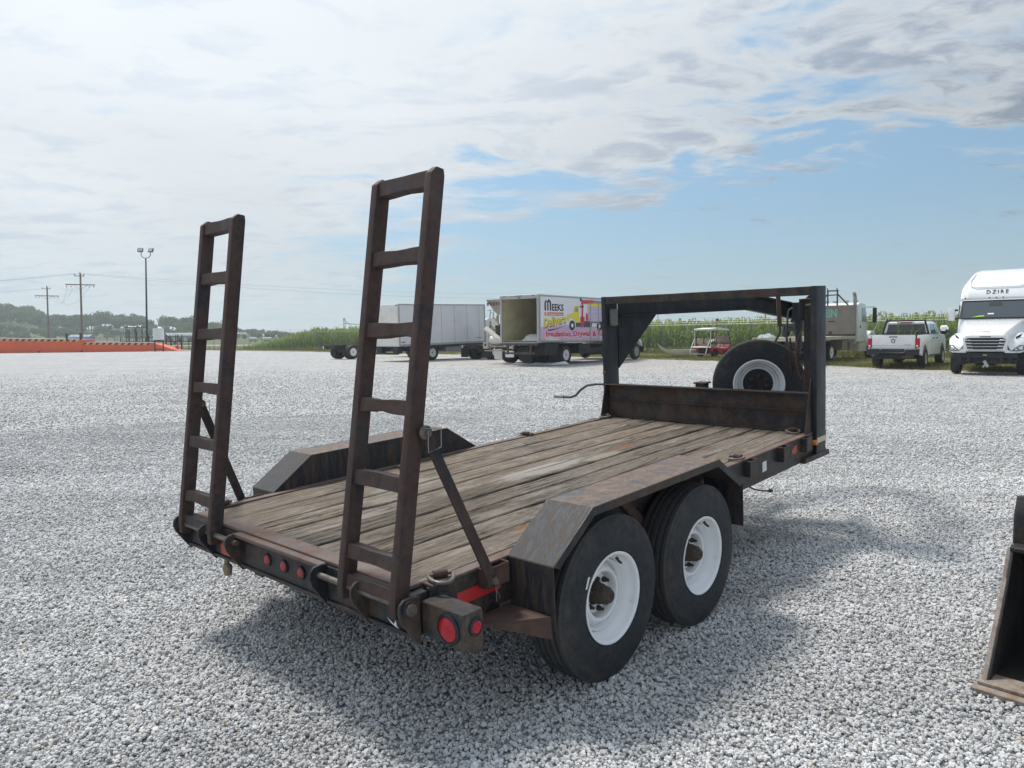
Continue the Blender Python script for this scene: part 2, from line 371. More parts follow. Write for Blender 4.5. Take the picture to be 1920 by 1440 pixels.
def wood_mat():
    m, t, b = new_mat('weathered deck plank'); v = coords(t)
    rnd = t.node('ShaderNodeObjectInfo').outputs['Random']
    off = t.comb(t.math('MULTIPLY', rnd, 37.0), t.math('MULTIPLY', rnd, 91.0), 0.0)
    p = t.vmath('ADD', v, off)
    grain = t.noise(t.mapping(p, (48, 3.4, 6)), 1.0, 8, .68, .7)
    fib = t.noise(t.mapping(p, (120, 14, 10)), 1.0, 6, .72, .3)
    patch = t.noise(t.mapping(p, (4, 1.0, 1)), 1.0, 7, .65, .5)
    patch2 = t.noise(t.mapping(p, (7, 2.2, 1), (5, 9, 0)), 1.0, 8, .7, .3)
    speck = t.noise(t.mapping(p, (1, .45, 1)), 55, 6, .8)
    c = t.ramp(t.math('ADD', t.math('MULTIPLY', grain, .6), t.math('MULTIPLY', fib, .4)),
               [(.32, (.040, .033, .027)), (.43, (.118, .102, .085)), (.54, (.205, .185, .162)), (.70, (.34, .32, .295))])
    c = t.mix(t.smooth(patch, .40, .66, 0, .72), c, t.mix(t.smooth(grain, .3, .7), (.062, .045, .030), (.225, .178, .125)))
    c = t.mix(t.smooth(patch2, .52, .70, 0, .55), c, t.mix(t.smooth(fib, .3, .7), (.17, .165, .16), (.48, .465, .44)))
    c = t.mix(t.smooth(speck, .54, .70, 0, .62), c, (.055, .046, .038))
    c = t.mix(t.smooth(speck, .46, .30, 0, .45), c, (.36, .345, .32))
    tint = t.math('ADD', .78, t.math('MULTIPLY', rnd, .42))
    c = t.mix(1.0, c, t.comb(t.math('MULTIPLY', tint, .86), t.math('MULTIPLY', tint, .81), t.math('MULTIPLY', tint, .77)), 'MULTIPLY')
    # drying cracks that run with the grain
    cr = t.noise(t.mapping(p, (20, .9, 4), (2, 7, 0)), 1.0, 6, .62, .8)
    crack = t.smooth(t.math('ABSOLUTE', t.math('SUBTRACT', cr, .5)), .003, .022, 1, 0)
    gate = t.smooth(t.noise(t.mapping(p, (3, 1.2, 1), (8, 1, 0)), 1.0, 4), .46, .60)
    crack = t.math('MULTIPLY', crack, gate)
    c = t.mix(t.math('MULTIPLY', crack, .9), c, (.018, .016, .014))
    # stains with a shape of their own: rust spots and pale scrapes on the deck
    x, y, z = t.sep(v); wob = t.math('MULTIPLY', t.math('SUBTRACT', t.noise(v, 9, 5, .7), .5), .7)
    def spot(cx, cy, rx, ry, colr, amt):
        d = t.math('SQRT', t.math('ADD', t.math('POWER', t.math('DIVIDE', t.math('SUBTRACT', x, cx), rx), 2.0),
                                  t.math('POWER', t.math('DIVIDE', t.math('SUBTRACT', y, cy), ry), 2.0)))
        return t.mix(t.smooth(t.math('ADD', d, wob), .55, 1.05, amt, 0), c, colr)
    c = spot(.045, 2.93, .055, .13, (.20, .085, .040), .75)
    c = spot(.80, .93, .06, .10, (.21, .10, .045), .65)
    c = spot(.10, 2.56, .07, .26, (.34, .31, .24), .45)
    c = spot(-.16, 3.07, .05, .20, (.34, .31, .25), .4)
    c = spot(.0, 2.0, .12, .55, (.42, .40, .37), .45)
    c = spot(-.45, 1.2, .10, .35, (.40, .38, .34), .35)
    t.put(b.inputs['Base Color'], c); b.inputs['Roughness'].default_value = .86; b.inputs['Specular IOR Level'].default_value = .25
    h = t.math('SUBTRACT', t.math('ADD', t.math('MULTIPLY', grain, .7), t.math('MULTIPLY', fib, .5)), t.math('MULTIPLY', crack, 1.6))
    t.put(b.inputs['Normal'], t.bump(h, .75, .006))
    return m
mt['wood'] = wood_mat()

# ---------------------------------------------------------------- the trailer (own axes: x right, y forward, z up)
TP, YAW, YM = 0.0446, -0.7444, 1.4666
_ct, _st = math.cos(TP), math.sin(TP)
def to_body(x, y, z):          # a point given before the trailer's nose-up tilt about its axles
    y -= YM; z -= .4
    return (x, _ct * y + _st * z + YM, -_st * y + _ct * z + .4)
trailer = thing('flatbed_trailer', 'long black gooseneck trailer with rusty raised ramps and grey plank deck', 'trailer')
_y0, _z0 = -YM, -.4
_o = Vector((0, _ct * _y0 - _st * _z0 + YM, _st * _y0 + _ct * _z0 + .4))
trailer.location = (-math.sin(YAW) * _o.y - 1.1372, math.cos(YAW) * _o.y + 3.5024, _o.z)
trailer.rotation_euler = (TP, 0, YAW)
T = trailer
DZ = .715
# deck boards, with ragged edges and open joints
seams = [-.953, -.69, -.425, -.215, -.03, .155, .345, .535, .735, .953]
def plank(x0, x1, seed):
    r = random.Random(seed); n = 74; y0, y1 = .104, 4.168
    top, bot = DZ - .002 + r.uniform(-.004, .003), DZ - .045
    def edge(x, s):
        a = [r.gauss(0, 1) for _ in range(n + 1)]; w = 0; out = []
        chips = [(r.uniform(0, n), r.uniform(2, 6), r.uniform(.004, .016)) for _ in range(r.randint(1, 4))]
        for i in range(n + 1):
            w = .86 * w + .0010 * a[i]
            ch = sum(dp * max(0, 1 - ((i - c) / wd) ** 2) for c, wd, dp in chips)
            out.append(x - s * (.0046 + abs(w) + ch + r.random() * .0012))
        return out
    L, Rr = edge(x0, -1), edge(x1, 1); m = M(); vs = []; ys = []
    for i in range(n + 1):
        y = y0 + (y1 - y0) * i / n + (r.uniform(-.012, .006) if i in (0, n) else 0); zz = top + .002 * math.sin(i * .21 + seed)
        lx, rx = L[i], Rr[i]
        vs += [(lx, y, bot), (lx, y, zz - .006), (lx + .006, y, zz), (rx - .006, y, zz), (rx, y, zz - .006), (rx, y, bot)]
    fs = [(i * 6 + k, i * 6 + k + 1, i * 6 + k + 7, i * 6 + k + 6) for i in range(n) for k in range(5)]
    fs += [tuple(range(6)), tuple(n * 6 + k for k in range(5, -1, -1))]
    m.add(vs, fs); return m
for i in range(len(seams) - 1):
    plank(seams[i], seams[i + 1], 11 + i).obj('plank', mt['wood'], T, smooth=40)
# screws and stones lying on the boards are left to the gravel; side rails, rear beam, cross members
m = M()
for s in (-1, 1):
    m.prism([(s * .985, .508), (s * 1.010, .508), (s * 1.010, .706), (s * .985, .706)], 1, .09, 4.19)
    m.prism([(s * .93, .508), (s * .985, .508), (s * .985, .520), (s * .93, .520)], 1, .09, 4.19)
m.obj('side_rail', mt['frame'], T, .003)
m = M()
for s in (-1, 1): m.prism([(s * .957, .706), (s * 1.014, .706), (s * 1.014, .718), (s * .957, .718)], 1, .10, 4.185)
m.obj('rail_flange', mt['flange'], T, .002)
m = M()
for k in range(9): m.box(-.985, .985, .42 + k * .46, .48 + k * .46, .53, .665)
for s in (-1, 1): m.box(s * .42 - .04, s * .42 + .04, .1, 4.3, .44, .60)
m.obj('cross_member', mt['dark'], T)
m = M(); m.box(-1.005, 1.005, .004, .085, .545, .700); m.box(-1.005, 1.005, -.008, .09, .528, .545)
m.obj('rear_beam', mt['frame'], T, .003)
m = M(); m.box(-.955, .955, .012, .102, .703, .7205); m.box(-.40, .40, -.030, .010, .692, .712)
m.obj('rear_cap', mt['flange'], T, .003)
def hinge(x):
    a = [(.004, .508), (-.073, .622), (-.084, .660), (-.078, .690), (-.058, .708), (-.02, .712), (.02, .702), (.02, .508)]
    return M().prism(a, 0, x - .007, x + .007)
for x in (-1.023, -.707, -.399, .399, .707, 1.023):
    hinge(x).obj('hinge_plate', mt['frame'], T, .002)
for s in (-1, 1):
    m = M().tube([(s * .36, -.035, .668), (s * 1.045, -.035, .668)], .0135, 12)
    m.lathe([(-.010, .024), (.010, .024)], (s * 1.042, -.035, .668), n=14); m.obj('ramp_pin', mt['pin'], T, smooth=40)
    M().lathe([(-.008, .034), (.004, .034), (.006, .028)], (s * 1.034, -.035, .668), (s, 0, 0), 20).obj('pin_boss', mt['frame'], T)
# lights on the rear beam
def round_light(c, ax, r, mat, parent, name='marker_light', g=1.38):
    e = M().lathe([(0, r * g), (.006, r * g), (.010, r * (g - .08)), (.012, r * 1.03), (.004, r)], c, ax, 28).obj(name, mt['black'], parent)
    M().lathe([(.003, r * 1.02), (.011, r * .98), (.017, r * .70), (.020, r * .3), (.0205, .0005)], c, ax, 28).obj('lens', mat, e)
    return e
for x in (-.115, .040, .194): round_light((x, .0045, .622), (0, -1, 0), .0235, mt['red_lens_faded'], T)
mt['lightbox'] = rusty('worn light box', (.018, .025, .033), (.095, .066, .048), .50, 9, (1, 1, .5), .48, .06, .6, (.2, .18, .15), .2)
lb = M().prism([(.04, .534), (.04, .674), (.145, .674), (.145, .508), (.10, .500)], 0, 1.010, 1.256).obj('light_box', mt['lightbox'], T, .010, 2)
round_light((1.172, .0405, .600), (0, -1, 0), .049, mt['red_lens'], T, 'tail_light', 1.26)
round_light((1.2555, .100, .612), (1, 0, 0), .026, mt['red_lens'], T, 'side_light', 1.4)
M().box(1.0105, 1.0125, .235, .500, .582, .640).obj('red_tape', mt['red_tape'], T)
M().prism([(3.76, .615), (3.80, .612), (3.80, .600), (3.87, .612), (3.87, .668), (3.80, .662), (3.80, .650), (3.775, .648)], 0, 1.0105, 1.0120).obj('worn_tape', mt['red_tape_worn'], T)
M().prism([(3.235, .572), (3.302, .575), (3.300, .648), (3.235, .645)], 0, 1.0105, 1.0120).obj('white_sticker', mt['sticker'], T)
M().poly([(.835, .0015, .575), (.86, .0015, .556), (.905, .0015, .540), (.945, .0015, .532), (.90, .0015, .552), (.893, .0015, .575), (.88, .0015, .556)]).obj('paint_flake', mt['sticker'], T)
M().box(-.62, -.53, -.0005, .003, .552, .625).obj('old_reflector', mt['red_tape_worn'], T)
m = M().tube([(-.60, .02, .56), (-.60, .015, .50), (-.585, .01, .475)], .014, 10).lathe([(-.025, .02), (.02, .026), (.035, .018)], (-.585, .01, .462), (0, 0, 1), 12)
m.obj('drain_plug', plain('tan brass plug', (.24, .20, .13), .5, .3), T)
# stake pockets, brace pockets
def pocket(s, y, w=.12, z0=.60, z1=.712, d=.05):
    x0 = s * 1.0105; x1 = s * (1.0105 + d); t = .007; m = M()
    m.box(min(x0, x1), max(x0, x1), y - w / 2, y - w / 2 + t, z0, z1); m.box(min(x0, x1), max(x0, x1), y + w / 2 - t, y + w / 2, z0, z1)
    m.box(min(x1 - s * t, x1), max(x1 - s * t, x1), y - w / 2 + t, y + w / 2 - t, z0, z1)
    return m
for y in (2.99, 3.56, 4.00):
    for s in (-1, 1): pocket(s, y).obj('stake_pocket', mt['frame'], T, .002)
for s in (-1, 1): pocket(s, .432, .145, .625, .716, .055).obj('brace_pocket', mt['rust'], T, .003)
# D rings
def dring(c, s, fold=0, rot=0):
    ring = []
    for k in range(15):
        a = math.pi * (k / 14.0); ring.append((.052 * math.cos(a), -.075 * math.sin(a), 0))
    ring += [(-.052, .012, 0), (.052, .012, 0)]
    X = Matrix.Translation(c) @ Matrix.Rotation(rot, 4, 'Z') @ Matrix.Rotation(fold, 4, 'X')
    m = M(X).tube(ring, .0085, 8, closed=True)
    o = m.obj('tie_ring', mt['pin'], T)
    m = M(Matrix.Translation(c) @ Matrix.Rotation(rot, 4, 'Z')).tube([(-.030, .010, .004), (.030, .010, .004)], .0165, 10)
    m.obj('ring_clip', mt['rust'], o)
dring((.985, .175, .732), 1, .10, R(62))
dring((.965, 2.93, .734), 1, .05, R(-10)); dring((.885, 4.10, .738), 1, .15, R(35)); dring((-.93, 4.08, .738), 1, .15, R(-35))
dring((-.985, 2.94, .732), 1, .1, R(200)); dring((-.86, 1.50, .732), 1, .2, R(240)); dring((-.98, .20, .732), 1, .1, R(-70))
# fenders
FX0, FX1 = 1.020, 1.280
prof = [(.545, .430), (.545, .718), (.835, .910), (2.048, .910), (2.352, .718), (2.352, .446)]
def inset(p, d):
    return [(p[0][0] + d, p[0][1]), (p[1][0] + d, p[1][1] - d * .5), (p[2][0] + d * .3, p[2][1] - d), (p[3][0] - d * .3, p[3][1] - d), (p[4][0] - d, p[4][1] - d * .5), (p[5][0] - d, p[5][1])]
q = inset(prof, .008); lip = inset(prof, .040)
for s in (-1, 1):
    a, b = sorted((s * FX0, s * FX1))
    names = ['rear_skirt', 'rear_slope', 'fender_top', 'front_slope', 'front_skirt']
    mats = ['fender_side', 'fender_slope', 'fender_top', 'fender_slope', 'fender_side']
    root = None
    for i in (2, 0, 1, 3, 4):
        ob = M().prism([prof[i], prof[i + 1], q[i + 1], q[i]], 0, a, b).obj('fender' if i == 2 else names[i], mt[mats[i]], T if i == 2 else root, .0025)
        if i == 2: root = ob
    # inner wall above the deck, outer turned-down lip
    w = sorted((s * (FX0 - .006), s * (FX0 + .003)))
    M().prism([(.545, .702)] + prof[1:5] + [(2.352, .702)], 0, w[0], w[1]).obj('inner_wall', mt['fender_side'], root)
    w = sorted((s * (FX1 - .006), s * (FX1 + .0015)))
    m = M()
    for i in range(1, 4): m.prism([prof[i], prof[i + 1], lip[i + 1], lip[i]], 0, w[0], w[1])
    m.obj('fender_lip', mt['frame'], root)
    # triangular step plate behind the fender with a turned-down edge
    m = M(); zz = .500
    tri = [(s * 1.012, .20), (s * 1.262, .538), (s * 1.012, .538)]
    m.prism(tri, 2, zz - .008, zz); m.obj('step_plate', mt['rust'], root)
    m = M().add([(s * 1.012, .204, zz - .008), (s * 1.262, .542, zz - .008), (s * 1.262, .542, zz - .105), (s * 1.10, .322, zz - .012),
                 (s * 1.012, .212, zz - .008), (s * 1.255, .548, zz - .008), (s * 1.255, .548, zz - .105), (s * 1.095, .330, zz - .012)],
                [(0, 1, 2, 3), (4, 7, 6, 5), (0, 3, 7, 4), (3, 2, 6, 7), (1, 5, 6, 2)])
    m.obj('step_gusset', mt['rust'], root)
    M().bar((s * 1.035, 1.30, .87), (s * 1.035, 1.62, .60), .05, .03, (1, 0, 0)).obj('fender_brace', mt['rust'], root)
# axles, springs
m = M()
for y in (1.0272, 1.906):
    c = to_body(0, y, .4); m.tube([(-1.05, c[1], c[2]), (1.05, c[1], c[2])], .055, 12)
for s in (-1, 1):
    m.bar((s * .80, .62, .50), (s * .80, 2.32, .44), .07, .05); m.box(s * .80 - .05, s * .80 + .05, 1.36, 1.58, .36, .54)
    for y in (.60, 2.36): m.box(s * .80 - .05, s * .80 + .05, y - .05, y + .05, .38, .54)
m.obj('axle', mt['dark'], T)
# wheels
def tyre_profile(w, Ro, ri, grooves=True):
    h = w / 2
    p = [(-h * .80, ri), (-h * .96, ri + .018), (-h, ri + (Ro - ri) * .42), (-h * .97, ri + (Ro - ri) * .68), (-h * .90, ri + (Ro - ri) * .88), (-h * .86, Ro - .012)]
    tw = h * .80
    if grooves:
        gs = [-.66, -.24, .24, .66]; gw = .0095; p.append((-tw, Ro - .004))
        for g in gs:
            cx = g * tw; e = Ro - .0035 * abs(g)
            p += [(cx - gw, e), (cx - gw * .55, e - .013), (cx + gw * .55, e - .013), (cx + gw, e)]
        p.append((tw, Ro - .004))
    else: p += [(-tw * .5, Ro), (tw * .5, Ro)]
    p += [(h * .86, Ro - .012), (h * .91, ri + (Ro - ri) * .88), (h * .93, ri + (Ro - ri) * .80), (h * .97, ri + (Ro - ri) * .68), (h * .985, ri + (Ro - ri) * .60),
          (h, ri + (Ro - ri) * .42), (h * .99, ri + (Ro - ri) * .22), (h * .96, ri + .020), (h * .94, ri + .012), (h * .80, ri - .004)]
    return p
tyre_me = M().lathe(tyre_profile(.212, .402, .214), (0, 0, 0), (1, 0, 0), 112, closed=True).obj('tmp', mt['tyre'], smooth=24)
RIMP = [(-.085, .214), (-.085, .205), (-.02, .186), (.010, .186), (.050, .198), (.088, .206), (.097, .214), (.101, .221), (.105, .221), (.1065, .216), (.103, .209), (.096, .2045),
        (.070, .200), (.060, .196), (.048, .1875), (.034, .1835), (.028, .180), (.026, .1755), (.036, .1725), (.037, .1690), (.024, .1655), (.004, .158), (.000, .150), (.012, .140), (.036, .131), (.043, .122),
        (.038, .113), (.014, .104), (-.004, .096), (-.006, .064), (-.007, .0605), (-.020, .0600)]
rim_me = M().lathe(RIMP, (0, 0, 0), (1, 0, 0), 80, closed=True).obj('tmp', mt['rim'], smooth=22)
lug = M()
lug_me = M().lathe([(0, .0135), (.004, .0140), (.018, .0125), (.020, .0085), (.036, .0080), (.038, .0035)], (-.006, 0, 0), (1, 0, 0), 10).obj('tmp', mt['hub'], smooth=30)
hub_prof = [(-.06, .072), (-.012, .0575), (-.008, .0565), (-.008, .050), (.008, .0515), (.030, .050), (.038, .046), (.040, .0405), (.043, .0455), (.066, .0430), (.071, .0375), (.072, .0330), (.084, .0310), (.087, .0280), (.087, .0180), (.084, .0170), (.084, .0080), (.088, .0070), (.088, .0005)]
hub_me = M().lathe(hub_prof, (0, 0, 0), (1, 0, 0), 32).obj('tmp', mt['hub'], smooth=30)
valve_me = M().tube([(.070, 0, .186), (.088, 0, .172), (.104, 0, .166)], [.009, .007, .006], 8).obj('tmp', mt['hub'])
ring_me = M().lathe([(.0115, .0845), (.0135, .0845), (.0135, .078)], (0, 0, 0), (1, 0, 0), 24).obj('tmp', mt['hub'])
def trailer_wheel(s, y, spin):
    c = Vector(to_body(s * 1.143, y, .4))
    X = Matrix.Translation(c) @ Matrix.Rotation(-TP, 4, 'X') @ (Matrix.Rotation(math.pi, 4, 'Z') if s < 0 else Matrix.Identity(4)) @ Matrix.Rotation(spin, 4, 'X')
    h = place(hub_me.data, 'wheel', T, mw=X)
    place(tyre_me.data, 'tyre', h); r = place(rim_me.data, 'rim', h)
    for k in range(6):
        a = 2 * math.pi * (k / 6.0) + .16
        place(lug_me.data, 'lug_nut', h, (0, .0805 * math.cos(a), .0805 * math.sin(a)))
    v = place(valve_me.data, 'valve', h); v.rotation_euler = (R(-22) - spin, 0, 0)
trailer_wheel(1, 1.0272, .55); trailer_wheel(1, 1.906, .62); trailer_wheel(-1, 1.0272, .2); trailer_wheel(-1, 1.906, .9)
M().add([(1.2515, .800, .532), (1.2515, .815, .530), (1.2515, .838, .582), (1.2515, .823, .584)], [(0, 1, 2, 3)]).obj('tyre_crayon_mark', mt['sticker'], T)
# ---- loading ramps
def build_ramp(side, x_in, x_out, top, spots):
    base = Vector((0, -.035, .645)); tp = Vector((0, top[0], top[1])); d = (tp - base); u = d.normalized()
    n = Vector((0, u.z, -u.y))        # points forward, square to the rails
    xs = sorted((x_in, x_out)); rails = M()
    hw, hd = .0205, .036
    for x in xs:
        cs = [(-1, -1), (1, -1), (1, 1), (-1, 1)]
        def sec(p, sc=1.0, sd=1.0, ny=0): return [tuple(p + Vector((x + i * hw * sc, 0, 0)) + n * (j * hd * sd + ny)) for i, j in cs]
        b = base - u * .03
        rails.loft([sec(b, 1, .8, .004), sec(base + u * .03), sec(tp - u * .03), sec(tp, .8, .55, .012)])
    rp = rails.obj('loading_ramp', mt['ramp'], T, .005, 2)
    for k, t in enumerate(spots):
        p = base + d * t; m = M()
        w0, w1 = xs[0] + hw, xs[1] - hw
        hgt = .031 if k else .034
        rr_ = random.Random(k * 7 + (3 if side > 0 else 50)); dip, bow, sx_ = rr_.uniform(-.004, .010), rr_.uniform(-.002, .014), rr_.uniform(.35, .65); secs = []
        for i in range(7):
            f = i / 6; e = math.exp(-((f - sx_) / .22) ** 2); hb, ht = hgt - bow * e * .9, hgt - dip * e; xx = w0 + (w1 - w0) * f
            secs.append([(xx, q.y, q.z) for q in [p + n * y + u * z for y, z in ((-.026 + .004 * e, -hb), (.030, -hb), (.030, -hb + .007), (-.019, -hb + .007), (-.019, ht - .007), (.030, ht - .007), (.030, ht), (-.026 + .004 * e, ht))]])
        m.loft(secs); m.obj('rung', mt['ramp'], rp, .002)
    p = base + d * .030 - n * .012
    m = M().bar(Vector((xs[0] + hw, 0, 0)) + p, Vector((xs[1] - hw, 0, 0)) + p, .012, .050, u); m.bar(Vector((xs[0] + hw, 0, 0)) + p + n * .035 + u * .02, Vector((xs[1] - hw, 0, 0)) + p + n * .035 + u * .02, .06, .010, u)
    m.obj('foot_bar', mt['ramp'], rp, .002)
    s = side; xo = s * (max(abs(xs[0]), abs(xs[1])) + hw)
    # brace from the outer rail down to the pocket
    a = Vector((xo + s * .014, .128, 1.335)); b = Vector((s * 1.082, .378, .668))
    m = M().bar(a, b, .011, .050, (0, 1, .35))
    m.lathe([(-.006, .032), (.006, .032)], b, (1, 0, 0), 18).lathe([(-.006, .030), (.006, .030)], a, (1, 0, 0), 18)
    br = m.obj('brace', mt['ramp'], rp, .0015)
    m = M().tube([(b.x - s * .03, b.y, b.z), (b.x + s * .024, b.y, b.z)], .014, 10)
    m.tube([(b.x + s * .018, b.y, b.z + .02), (b.x + s * .02, b.y, b.z - .085)], .0022, 6)
    m.tube([(b.x + s * .018, b.y + .006, b.z + .018), (b.x + s * .02, b.y + .018, b.z - .02), (b.x + s * .02, b.y + .004, b.z - .040), (b.x + s * .02, b.y + .016, b.z - .060), (b.x + s * .02, b.y + .022, b.z - .078)], .0022, 6)
    m.obj('hitch_pin', mt['pin'], br)
    m = M().tube([(a.x - s * .02, a.y, a.z), (a.x + s * .022, a.y, a.z)], .015, 10)
    m.lathe([(-.004, .028), (.004, .028)], (a.x + s * .012, a.y - .012, a.z + .004), (1, 0, 0), 16)
    m.obj('brace_bolt', mt['pin'], br)
    c = a + Vector((s * .020, .01, 0))
    m = M().tube([c + Vector((0, -.030, .022)), c + Vector((0, .055, .006)), c + Vector((s * .004, .048, -.065)), c + Vector((0, -.018, -.078)), c + Vector((0, -.014, .010))], .0024, 6)
    m.obj('wire_lock', mt['steel'], br)
build_ramp(1, .6065, .9595, (.285, 2.392), [.972, .800, .628, .450, .277, .100])
build_ramp(-1, -.6165, -.9750, (.247, 2.388), [.971, .806, .629, .457, .283, .108])
# ---- headache frame, bulkhead, gooseneck
for s in (-1, 1):
    a, b = sorted((s * .994, s * 1.0456)); M().box(a, b, 4.190, 4.392, .540, 1.8975).obj('upright', mt['dark'], T, .006, 2)
m = M().box(-.993, .993, 4.192, 4.205, 1.824, 1.896).box(-.993, .993, 4.206, 4.392, 1.884, 1.896)
m.obj('top_beam', mt['flange'] if 0 else mt['bulk'], T, .003)
for s in (-1, 1):
    a, b = sorted((s * 1.002, s * .992)); M().prism([(4.189, 1.16), (4.189, .7185), (4.06, .7185)], 0, a, b).obj('corner_gusset', mt['frame'], T)
m = M().box(-.992, .992, 4.212, 4.224, .889, 1.030); m.box(-.992, .992, 4.150, 4.224, 1.0305, 1.042); m.box(-.992, .992, 4.172, 4.211, .884, .893)
m.obj('bulkhead', mt['bulk'], T, .002)
m = M().box(-.990, .990, 4.200, 4.2115, .56, .883); m.box(-.955, .955, 4.158, 4.199, .7165, .7275); m.box(-.98, .98, 4.10, 4.199, .62, .665); m.obj('bulkhead_plate', mt['bulk'], T)
for s in (-1, 1):
    a, b = sorted((s * .985, s * 1.052))
    M().prism([(3.93, .5075), (3.96, .545), (4.445, .545), (4.460, .505), (4.440, .498)], 0, a, b).obj('foot_rail', mt['frame'], T, .003)
M().box(1.0458, 1.0468, 4.194, 4.388, .628, .672).obj('cream_tape', mt['cream_tape'], T)
M().lathe([(0, .020), (.036, .023), (.048, .020), (.054, .010), (.055, .0005)], (1.0105, 4.155, .642), (1, 0, .0), 20).obj('amber_marker', mt['amber'], T)
# gooseneck arms converge on the coupler
for s in (-1, 1):
    a, b, c = Vector((s * .986, 4.393, 1.79)), Vector((s * .40, 6.05, 1.79)), Vector((s * .055, 6.55, 1.655))
    m = M().bar(a, b, .10, .018, (0, 0, 1)).bar(b, c, .10, .018, (0, 0, 1))
    m = M()
    for dz, w, h in ((.085, .11, .014), (-.085, .11, .014), (0, .012, .156)):
        m.bar(a + Vector((0, 0, dz)), b + Vector((0, 0, dz)), w, h); m.bar(b + Vector((0, 0, dz)), c + Vector((0, 0, dz)), w, h)
    arm = m.obj('neck_arm', mt['dark'], T)
    x0 = s * .845; x1 = s * .69
    m = M().add([(s * .988, 4.394, 1.701), (s * .822, 4.85, 1.701), (s * .988, 4.394, 1.18), (s * .999, 4.394, 1.701), (s * .833, 4.85, 1.701), (s * .999, 4.394, 1.18)],
                [(0, 1, 2), (3, 5, 4), (0, 3, 4, 1), (1, 4, 5, 2), (2, 5, 3, 0)])
    m.obj('neck_gusset', mt['dark'], arm)
m = M().box(-.055, .055, 6.45, 6.56, 1.56, 1.76).lathe([(0, .05), (.10, .052), (.14, .036), (.30, .034), (.34, .020)], (0, 6.505, 1.56), (0, 0, -1), 16)
m.obj('coupler', mt['dark'], T, .004)
M().tube([(.31, 5.20, 1.86), (.318, 5.20, 1.70), (.326, 5.20, 1.54)], .021, 12).obj('coupler_rod', mt['rust'], T)
M().tube([(.326, 5.20, 1.54), (.33, 5.2, 1.48), (.28, 5.18, 1.38), (.24, 5.16, 1.27)], .011, 8).obj('brake_hose', mt['rubber_hose'], T)
M().tube([(.38, 5.20, 1.50), (.40, 5.20, 1.42), (.40, 5.2, 1.30)], .008, 6).obj('cable', mt['rubber_hose'], T)
jl = M().box(.835, .905, 4.47, 4.54, .50, 1.80); jl.box(.79, .83, 4.48, 4.54, 1.62, 1.80)
jl.obj('jack_leg', mt['frame'], T, .004)
M().box(.846, .894, 4.482, 4.528, .46, .499).box(.82, .92, 4.44, 4.56, .445, .459).obj('jack_foot', mt['steel'], T, .003)
M().box(.905, .993, 4.455, 4.545, .60, .68).obj('jack_bracket', mt['dark'], T)
m = M().add([(.86, 4.44, 1.752), (.985, 4.40, 1.772), (.985, 4.41, 1.742), (.86, 4.44, 1.740)], [(0, 1, 2, 3)]); m.box(.985, .9925, 4.40, 4.42, 1.70, 1.79); m.obj('bent_tab', mt['steel'], T)
mt['chain'] = plain('rusty chain', (.075, .034, .028), .7, .2, .3, 20)
def chain(pts, name):
    m = M(); n = 0
    for i in range(len(pts) - 1):
        a, b = Vector(pts[i]), Vector(pts[i + 1]); L = (b - a).length; k = max(1, int(L / .030)); d = (b - a).normalized()
        for j in range(k):
            p = a + d * (L * (j + .5) / k); sx = Vector((1, 0, 0)) if n % 2 else Vector((0, 1, 0)); n += 1
            ring = [p + d * (.019 * math.cos(2 * math.pi * q / 8)) + sx * (.011 * math.sin(2 * math.pi * q / 8)) for q in range(8)]
            m.tube(ring, .0045, 5, closed=True)
    return m.obj(name, mt['chain'], T)
chain([(.66, 4.62, 1.46), (.665, 4.61, 1.12)], 'safety_chain'); chain([(.74, 4.58, 1.40), (.75, 4.58, 1.10)], 'safety_chain')
M().tube([(.55, 4.95, 1.72), (.55, 4.86, 1.70), (.555, 4.80, 1.55), (.56, 4.78, 1.30), (.56, 4.76, 1.05)], .008, 6).obj('hose', mt['rubber_hose'], T)
M().tube([(.83, 4.45, 1.55), (.80, 4.45, 1.48), (.77, 4.45, 1.38), (.78, 4.45, 1.24), (.82, 4.45, 1.12)], .004, 6).obj('wire', mt['rustred'], T)
# crank, box and tab on the other upright
M().tube([(-1.05, 4.30, 1.020), (-1.20, 4.295, 1.018), (-1.32, 4.29, 1.000), (-1.40, 4.285, .955), (-1.46, 4.28, .895), (-1.53, 4.28, .868), (-1.66, 4.28, .866), (-1.745, 4.28, .868)], .0125, 10).obj('crank_handle', mt['rubber_hose'], T)
M().tube([(-1.63, 4.28, .867), (-1.755, 4.28, .868)], .018, 10).obj('crank_grip', mt['grey_box'], T)
M().tube([(-1.046, 4.30, 1.022), (-1.115, 4.298, 1.020)], .022, 10).tube([(-1.08, 4.26, 1.045), (-1.08, 4.32, 1.035)], .010, 8).obj('crank_joint', mt['rustred'], T)
M().box(-.9925, -.955, 4.25, 4.345, 1.61, 1.775).obj('junction_box', mt['grey_box'], T, .004)
M().box(-1.085, -1.0465, 4.25, 4.256, 1.145, 1.185).obj('tab', mt['grey_box'], T); M().lathe([(0, .016), (.02, .014), (.022, .0005)], (-1.02, 4.189, 1.150), (0, -1, 0), 14).obj('red_marker', mt['rustred'], T)
# front platform that carries the spare
m = M().box(-.99, .99, 4.39, 4.45, .52, .63).box(.05, .15, 4.45, 5.05, .54, .60).box(.70, .80, 4.45, 5.05, .54, .60); m.obj('front_platform', mt['dark'], T)
M().box(-.12, -.03, 4.35, 4.44, .63, 1.055).box(-.135, -.015, 4.335, 4.455, 1.056, 1.070).obj('stub_post', mt['rust'], T, .003)
